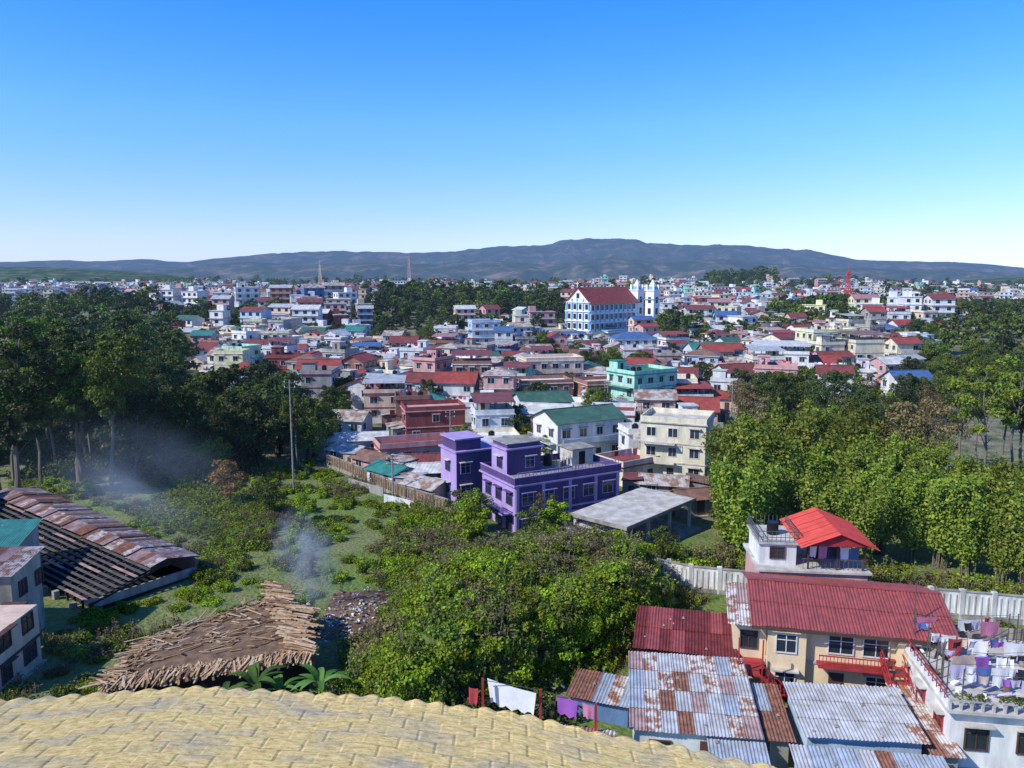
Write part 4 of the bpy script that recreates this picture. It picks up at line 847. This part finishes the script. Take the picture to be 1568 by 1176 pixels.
# ------------------------------------------------------------------ vegetation
def tree(name,me,x,y,s,rz=None):
    inst(name,me,(x,y,gh(x,y)-.1),R.uniform(0,6.28) if rz is None else rz,(s*R.uniform(.9,1.1),s*R.uniform(.9,1.1),s),tilt=.05)
k=0
while k<46:
    yy=R.uniform(100,165); p=R.uniform(-120,285); x=(p-784)/F*yy*1.02
    if p>230 and yy<130 and R.random()<.7: continue
    s=R.uniform(.72,1.12)*(1 if p<200 else .82); tree('tall_tree',R.choice(TALL),x,yy,s); k+=1
e=empty('forest_undergrowth')
for i in range(210):
    yy=R.uniform(112,175); p=R.uniform(-120,400); x=(p-784)/F*yy; inst('shrub_%d'%i,DBUSH,(x,yy,gh(x,yy)-.2),R.uniform(0,6.28),(R.uniform(.8,1.5),R.uniform(.8,1.5),R.uniform(.8,1.8)),e)
for i in range(24):
    yy=R.uniform(118,160); p=R.uniform(270,500); x=(p-784)/F*yy; tree('broadleaf_tree',R.choice(BROAD[:2]+[BROAD[1]]),x,yy,R.uniform(.7,1.3)*(1.1 if p<430 else .8))
for a,b_,me,s in ((455,720,TALL[1],.55),(425,700,BROAD[1],1.4),(480,700,BROAD[0],1.1),(355,770,RUSTT,1.25),(412,790,SMALL[1],1.0),(465,800,SMALL[0],.8),(330,735,BROAD[2],.6),(300,712,BROAD[1],.8),
    (728,815,BROAD[0],.58),(718,835,SMALL[0],1.1),(838,855,DRYT,.8),(825,865,SMALL[1],1.0),(850,862,SMALL[0],1.0),(700,800,SMALL[1],.8),(1015,870,SMALL[1],.8),(520,640,BROAD[0],.6),(690,560,SMALL[1],1.2)):
    x,y_=site(a,b_,0); tree('broadleaf_tree' if me not in (RUSTT,) else 'autumn_tree',me,x,y_,s)
for a,b_ in ((310,720),(322,726),(300,730)): x,y_=site(a,b_,0); tree('banana_plant',BAN,x,y_,1.7)
for a,b_,s in ((1115,850,.95),(1110,805,.95),(1140,860,.9),(1160,820,1.05),(1185,840,1.0),(1225,815,1.05),(1125,790,1.0),(1160,770,1.1),(1215,775,1.1),(1260,800,1.1),(1300,820,1.0),(1345,850,1.0),(1300,780,1.0),(1350,800,1.05),(1390,860,.95),(1400,810,.95),(1440,870,.85),(1480,885,.8),(1530,895,.85),(1570,900,.85),(1450,830,.85),(1500,840,.85),(1560,850,.9),(1120,760,.85),(1260,860,.8),(1310,870,.8),(1610,880,1.1),(1650,900,1.1),(1410,780,.85),(1340,760,.9)):
    x,y_=site(a,b_,0); tree('bamboo_clump',R.choice(BAM),x,y_,s*R.uniform(.8,1.08))
for a,b_,me,s in ((1420,740,DRYT,1.6),(1385,735,DRYT,1.5),(1310,730,BROAD[0],1.3),(1260,730,BROAD[0],1.2),(1450,720,DRYT,1.4),(1340,735,RUSTT,1.9),
    (1462,770,THIN[0],.95),(1500,800,THIN[1],.95),(1545,790,THIN[0],1.0),(1590,780,TALL[0],.95),(1530,740,THIN[1],.9),(1625,760,TALL[2],.95),(1565,760,TALL[1],.85),(1490,745,THIN[0],.85)):
    x,y_=site(a,b_,0); tree('tall_tree' if me in TALL+THIN else 'broadleaf_tree',me,x,y_,s)
def forest(name,n,prange,yr,sr,protos=FART,bias=1):
    e=empty(name); k=0
    while k<n:
        yy=R.uniform(*yr); p=R.uniform(*prange); x=(p-784)/F*yy
        if not free(x,yy,2): k+=1; continue
        inst('tree_%d'%k,R.choice(protos),(x,yy,gh(x,yy)-.5),R.uniform(0,6.28),R.uniform(*sr),e); k+=1
forest('forest_hill',200,(555,870),(400,560),(.7,1.45))
forest('forest_by_church',26,(995,1065),(300,372),(.8,1.25))
forest('forest_patch',95,(1180,1400),(395,470),(.9,1.5))
forest('forest_patch',80,(1440,1700),(250,420),(.7,1.3),FART+[FART[1]])
forest('garden_trees',55,(1120,1440),(135,190),(.6,1.2),SMALL+[DRYT,BROAD[0],BROAD[1]])
forest('garden_trees',45,(1400,1640),(150,250),(.6,1.0),[BROAD[0],BROAD[1],BROAD[2]])
forest('tree_belt',60,(1060,1240),(300,345),(.5,.9)); forest('tree_belt',50,(1130,1420),(232,250),(.35,.7),SMALL+[DRYT])
forest('tree_belt',60,(260,560),(330,420),(.4,.9)); forest('tree_belt',90,(555,880),(372,402),(.3,.7)); forest('tree_belt',200,(-100,600),(900,1500),(.8,1.8)); forest('tree_belt',300,(600,1700),(700,1500),(.7,1.7))
forest('tree_belt',130,(-150,270),(170,400),(.9,1.5)); forest('tree_belt',120,(-180,230),(400,620),(.6,1.2)); forest('tree_belt',36,(1080,1180),(1050,1200),(1.6,2.6))
forest('skyline_trees',420,(-150,1720),(1420,1620),(1.0,2.0))
for a,Y,s in ((318,420,1.2),(565,700,1.5),(560,690,1.2),(285,700,1.3),(1455,420,1.6),(1500,330,1.3),(1454,520,1.9)): x=(a-784)/F*Y; tree('conifer_tree',CYP,x,Y,s)
e=empty('town_trees')
for i,(x,yy) in enumerate(townveg):
    for q in range(2 if yy<330 else 1):
        X_,Y_=x+R.uniform(-3,3)*q,yy+R.uniform(-3,3)*q
        inst('tree_%d'%i,R.choice(SMALL+SMALL+[DRYT,BROAD[0],BROAD[1]]) if yy<330 else R.choice(FART),(X_,Y_,gh(X_,Y_)-.2),R.uniform(0,6.28),R.uniform(.45,.9)*(1 if yy<330 else .7),e)
e=empty('town_grove')
for i,(x,yy) in enumerate(bigveg):
    inst('tree_g%d'%i,R.choice([BROAD[0],BROAD[1],BROAD[2],SMALL[1]]) if yy<330 else R.choice(FART),(x,yy,gh(x,yy)-.2),R.uniform(0,6.28),R.uniform(.5,.95) if yy<330 else R.uniform(.6,1.15),e)
def inshed(x,y):
    dx,dy=x+63,y-93.5; a=dx*.81-dy*.59; c=dx*.59+dy*.81
    if -1<a<37 and -8.5<c<4: return True
    if -29.5<x<-13 and 48<y<53+ (x+29)*.75: return True
    if -17.5<x<-11 and 60<y<72: return True
    return x<-38 and y<72
e=empty('shrub_thicket'); k=0;tr=0
while k<1350 and tr<20000:
    tr+=1; yy=R.uniform(47,122); x=R.uniform(-72,13)
    p=pxb(x,yy)
    if p<-60 or inshed(x,yy): continue
    if x>-29+ (121-yy)*.82-2 and yy>88: continue
    if x>-4.5 and yy>80: continue
    if x>6 and yy>75: continue
    dl=((x+7.9)*(-0.572)+(yy-48)*0.82)
    if x>-9 and dl<-.8: continue
    den=1 if x>-13 else (.7 if noise.noise(Vector((x/7,yy/7,4)))>.02 else .12)
    if x<-14 and -62<x<-38 and 78<yy<112: den=.15
    if R.random()>den: continue
    me=R.choice([BUSH[0],BUSH[0],BUSH[1],BUSH[2]]) if noise.noise(Vector((x/8,yy/8,0)))>-.05 else R.choice([BUSH[1],BUSH[3],BUSH[2]])
    sc_=1 if x>-14 else .8
    inst('shrub_%d'%k,me,(x,yy,gh(x,yy)-.1),R.uniform(0,6.28),(R.uniform(.7,1.3)*sc_,R.uniform(.7,1.3)*sc_,R.uniform(.5,1.25)*sc_),e); k+=1
e=empty('creeper_bank')
for i in range(230):
    t=R.uniform(-.15,1.1); off=R.uniform(-1.8,.4); x=-7.9+17.2*t+.572*-off*1; yy=48+12*t+off*.82
    z=4.8*sstep(-1.8,.6,off)*(sstep(-13,-5,x)*(1-sstep(11,17,x))); inst('shrub_%d'%i,R.choice(BUSH[:2]),(x,yy,z-.4),R.uniform(0,6.28),R.uniform(.7,1.1),e,tilt=.5)
for i in range(60):
    x=R.uniform(9,18); yy=R.uniform(58,73-(x-9)*.3); inst('shrub_b%d'%i,R.choice(BUSH),(x,yy,gh(x,yy)-.2),R.uniform(0,6.28),R.uniform(.5,.9),e)
e=empty('roadside_shrubs')
for i in range(170):
    t=R.random(); x=15+42*t; yy=77-14*t+R.uniform(.0,6); inst('shrub_%d'%i,R.choice(BUSH),(x,yy,-.1),R.uniform(0,6.28),R.uniform(.6,1.3),e)
for i in range(90):
    t=R.random(); x=16+44*t; yy=69.5-10*t-R.uniform(0,3.5)
    if 18<x<31: continue
    inst('shrub_c%d'%i,R.choice(BUSH),(x,yy,-.2),R.uniform(0,6.28),R.uniform(.35,.7),e)
for i in range(60):
    x=R.uniform(19,33); yy=R.uniform(82,112)
    if free(x,yy,1): inst('shrub_d%d'%i,R.choice(BUSH+[DBUSH]),(x,yy,-.2),R.uniform(0,6.28),R.uniform(.5,1.0),e)
e=empty('bank_foot_shrubs')
for i in range(170):
    x=R.uniform(-36,3); yy=R.uniform(40,50.); 
    if inshed(x,yy): continue
    inst('shrub_%d'%i,R.choice([BUSH[0],BUSH[1],DBUSH]),(x,yy,-.1),R.uniform(0,6.28),R.uniform(.6,1.1),e)
for x,yy in ((-17.6,49.9),(-16,50.2),(-19.6,48.9),(-13.4,50.2)): tree('banana_plant',BAN,x,yy,R.uniform(.8,1.2))
b=B(); ox,oy=-50,86
for r in range(13):
    for c in range(46):
        x=ox+c*.42+R.uniform(-.1,.1)+r*.25; yy=oy+10+r*1.15-c*.30+R.uniform(-.1,.1); z=gh(x,yy)
        P,N=clump_pts((x,yy,z+.3),.42,16,.8); add_leaves(b,P,N,.3,'lf_bright' if (r+c)%3 else 'lf_mid')
b.obj('vegetable_rows')
inst('tall_tree',TALL[0],(-12.0,1.6,0),1.0,(1.25,1.25,1.42))
def smoke(name,loc,scale,dens,rot,ns=2.2,lo=.4,hi=.75,pw=1.0):
    m,nt,out=newmat(name+'_vol'); L=nt.links.new
    v=nd(nt,'ShaderNodeVolumeScatter'); v.inputs['Color'].default_value=(.74,.86,1,1); v.inputs['Anisotropy'].default_value=.2
    tc=nd(nt,'ShaderNodeTexCoord'); ln=nd(nt,'ShaderNodeVectorMath',operation='LENGTH'); L(tc.outputs['Object'],ln.inputs[0])
    mr=nd(nt,'ShaderNodeMapRange'); mr.inputs[1].default_value=1; mr.inputs[2].default_value=0; mr.inputs[3].default_value=0; mr.inputs[4].default_value=1; L(ln.outputs['Value'],mr.inputs[0])
    pp=nd(nt,'ShaderNodeMath',operation='POWER'); pp.inputs[1].default_value=pw; L(mr.outputs[0],pp.inputs[0])
    n=nd(nt,'ShaderNodeTexNoise'); n.inputs['Scale'].default_value=ns; n.inputs['Detail'].default_value=3; L(tc.outputs['Object'],n.inputs[0])
    m2=nd(nt,'ShaderNodeMapRange'); m2.inputs[1].default_value=lo; m2.inputs[2].default_value=hi; L(n.outputs[0],m2.inputs[0])
    mu=nd(nt,'ShaderNodeMath',operation='MULTIPLY'); L(pp.outputs[0],mu.inputs[0]); L(m2.outputs[0],mu.inputs[1])
    m3=nd(nt,'ShaderNodeMath',operation='MULTIPLY'); m3.inputs[1].default_value=dens; L(mu.outputs[0],m3.inputs[0]); L(m3.outputs[0],v.inputs['Density'])
    L(v.outputs[0],out.inputs['Volume'])
    bpy.ops.mesh.primitive_uv_sphere_add(segments=24,ring_count=12,radius=1,location=loc); o=bpy.context.object; o.name=name; o.scale=scale; o.rotation_euler=rot; o.data.materials.append(m)
smoke('smoke_plume',(-18.5,67,4.8),(3.2,2.6,5.4),1.25,(0,-.3,0),2.6,.42,.72,1.2)
smoke('smoke_haze',(-43,86,7),(20,12,9),.10,(0,.25,-.5),1.6,.40,.8,2.0)
# ------------------------------------------------------------------ light, sky, camera
S=Vector((-.69,-.36,.66)).normalized()
sun=bpy.data.lights.new('sun','SUN'); sun.energy=5; sun.angle=math.radians(.5); sun.color=(1,.97,.90)
so=bpy.data.objects.new('sun',sun); sc.collection.objects.link(so); so.rotation_euler=S.to_track_quat('Z','Y').to_euler()
w=bpy.data.worlds.new('World'); sc.world=w; w.use_nodes=True; nt=w.node_tree; nt.nodes.clear()
sk=nd(nt,'ShaderNodeTexSky'); sk.sky_type='NISHITA'; sk.sun_disc=False; sk.sun_elevation=math.asin(S.z); sk.sun_rotation=math.atan2(S.x,S.y)
sk.altitude=1500; sk.air_density=1.0; sk.dust_density=.6; sk.ozone_density=2.5
hs=nd(nt,'ShaderNodeHueSaturation'); hs.inputs['Saturation'].default_value=1.2
tc=nd(nt,'ShaderNodeTexCoord'); sp=nd(nt,'ShaderNodeSeparateXYZ'); nt.links.new(tc.outputs['Generated'],sp.inputs[0])
mr=nd(nt,'ShaderNodeMapRange'); mr.inputs[1].default_value=0; mr.inputs[2].default_value=.5; nt.links.new(sp.outputs['Z'],mr.inputs[0])
cr=nd(nt,'ShaderNodeValToRGB'); nt.links.new(mr.outputs[0],cr.inputs[0])
K=2.6; stops=[(0,(.86,.95,1.5)),(.1,(1.1,1.06,1.5)),(.2,(1.15,1.2,1.65)),(.37,(1.05,1.42,2.0)),(.68,(.48,1.36,2.3)),(1,(.5,1.1,1.8))]
el=cr.color_ramp.elements
el[0].position=0; el[0].color=tuple(c/K for c in stops[0][1])+(1,); el[1].position=1; el[1].color=tuple(c/K for c in stops[-1][1])+(1,)
for p,c in stops[1:-1]: q=el.new(p); q.color=tuple(v/K for v in c)+(1,)
v1=nd(nt,'ShaderNodeVectorMath',operation='MULTIPLY'); v2=nd(nt,'ShaderNodeVectorMath',operation='SCALE'); v2.inputs['Scale'].default_value=K
bg=nd(nt,'ShaderNodeBackground'); bg.inputs[1].default_value=.13; wo=nd(nt,'ShaderNodeOutputWorld')
nt.links.new(sk.outputs[0],hs.inputs['Color']); nt.links.new(hs.outputs[0],v1.inputs[0]); nt.links.new(cr.outputs[0],v1.inputs[1]); nt.links.new(v1.outputs[0],v2.inputs[0]); nt.links.new(v2.outputs[0],bg.inputs[0]); nt.links.new(bg.outputs[0],wo.inputs[0])
cam=bpy.data.cameras.new('camera'); cam.sensor_width=36; cam.lens=36*F/1568; cam.clip_end=60000; cam.clip_start=.1
co=bpy.data.objects.new('camera',cam); sc.collection.objects.link(co); co.location=(0,0,CZ); co.rotation_euler=(math.pi/2-TH,0,0); sc.camera=co
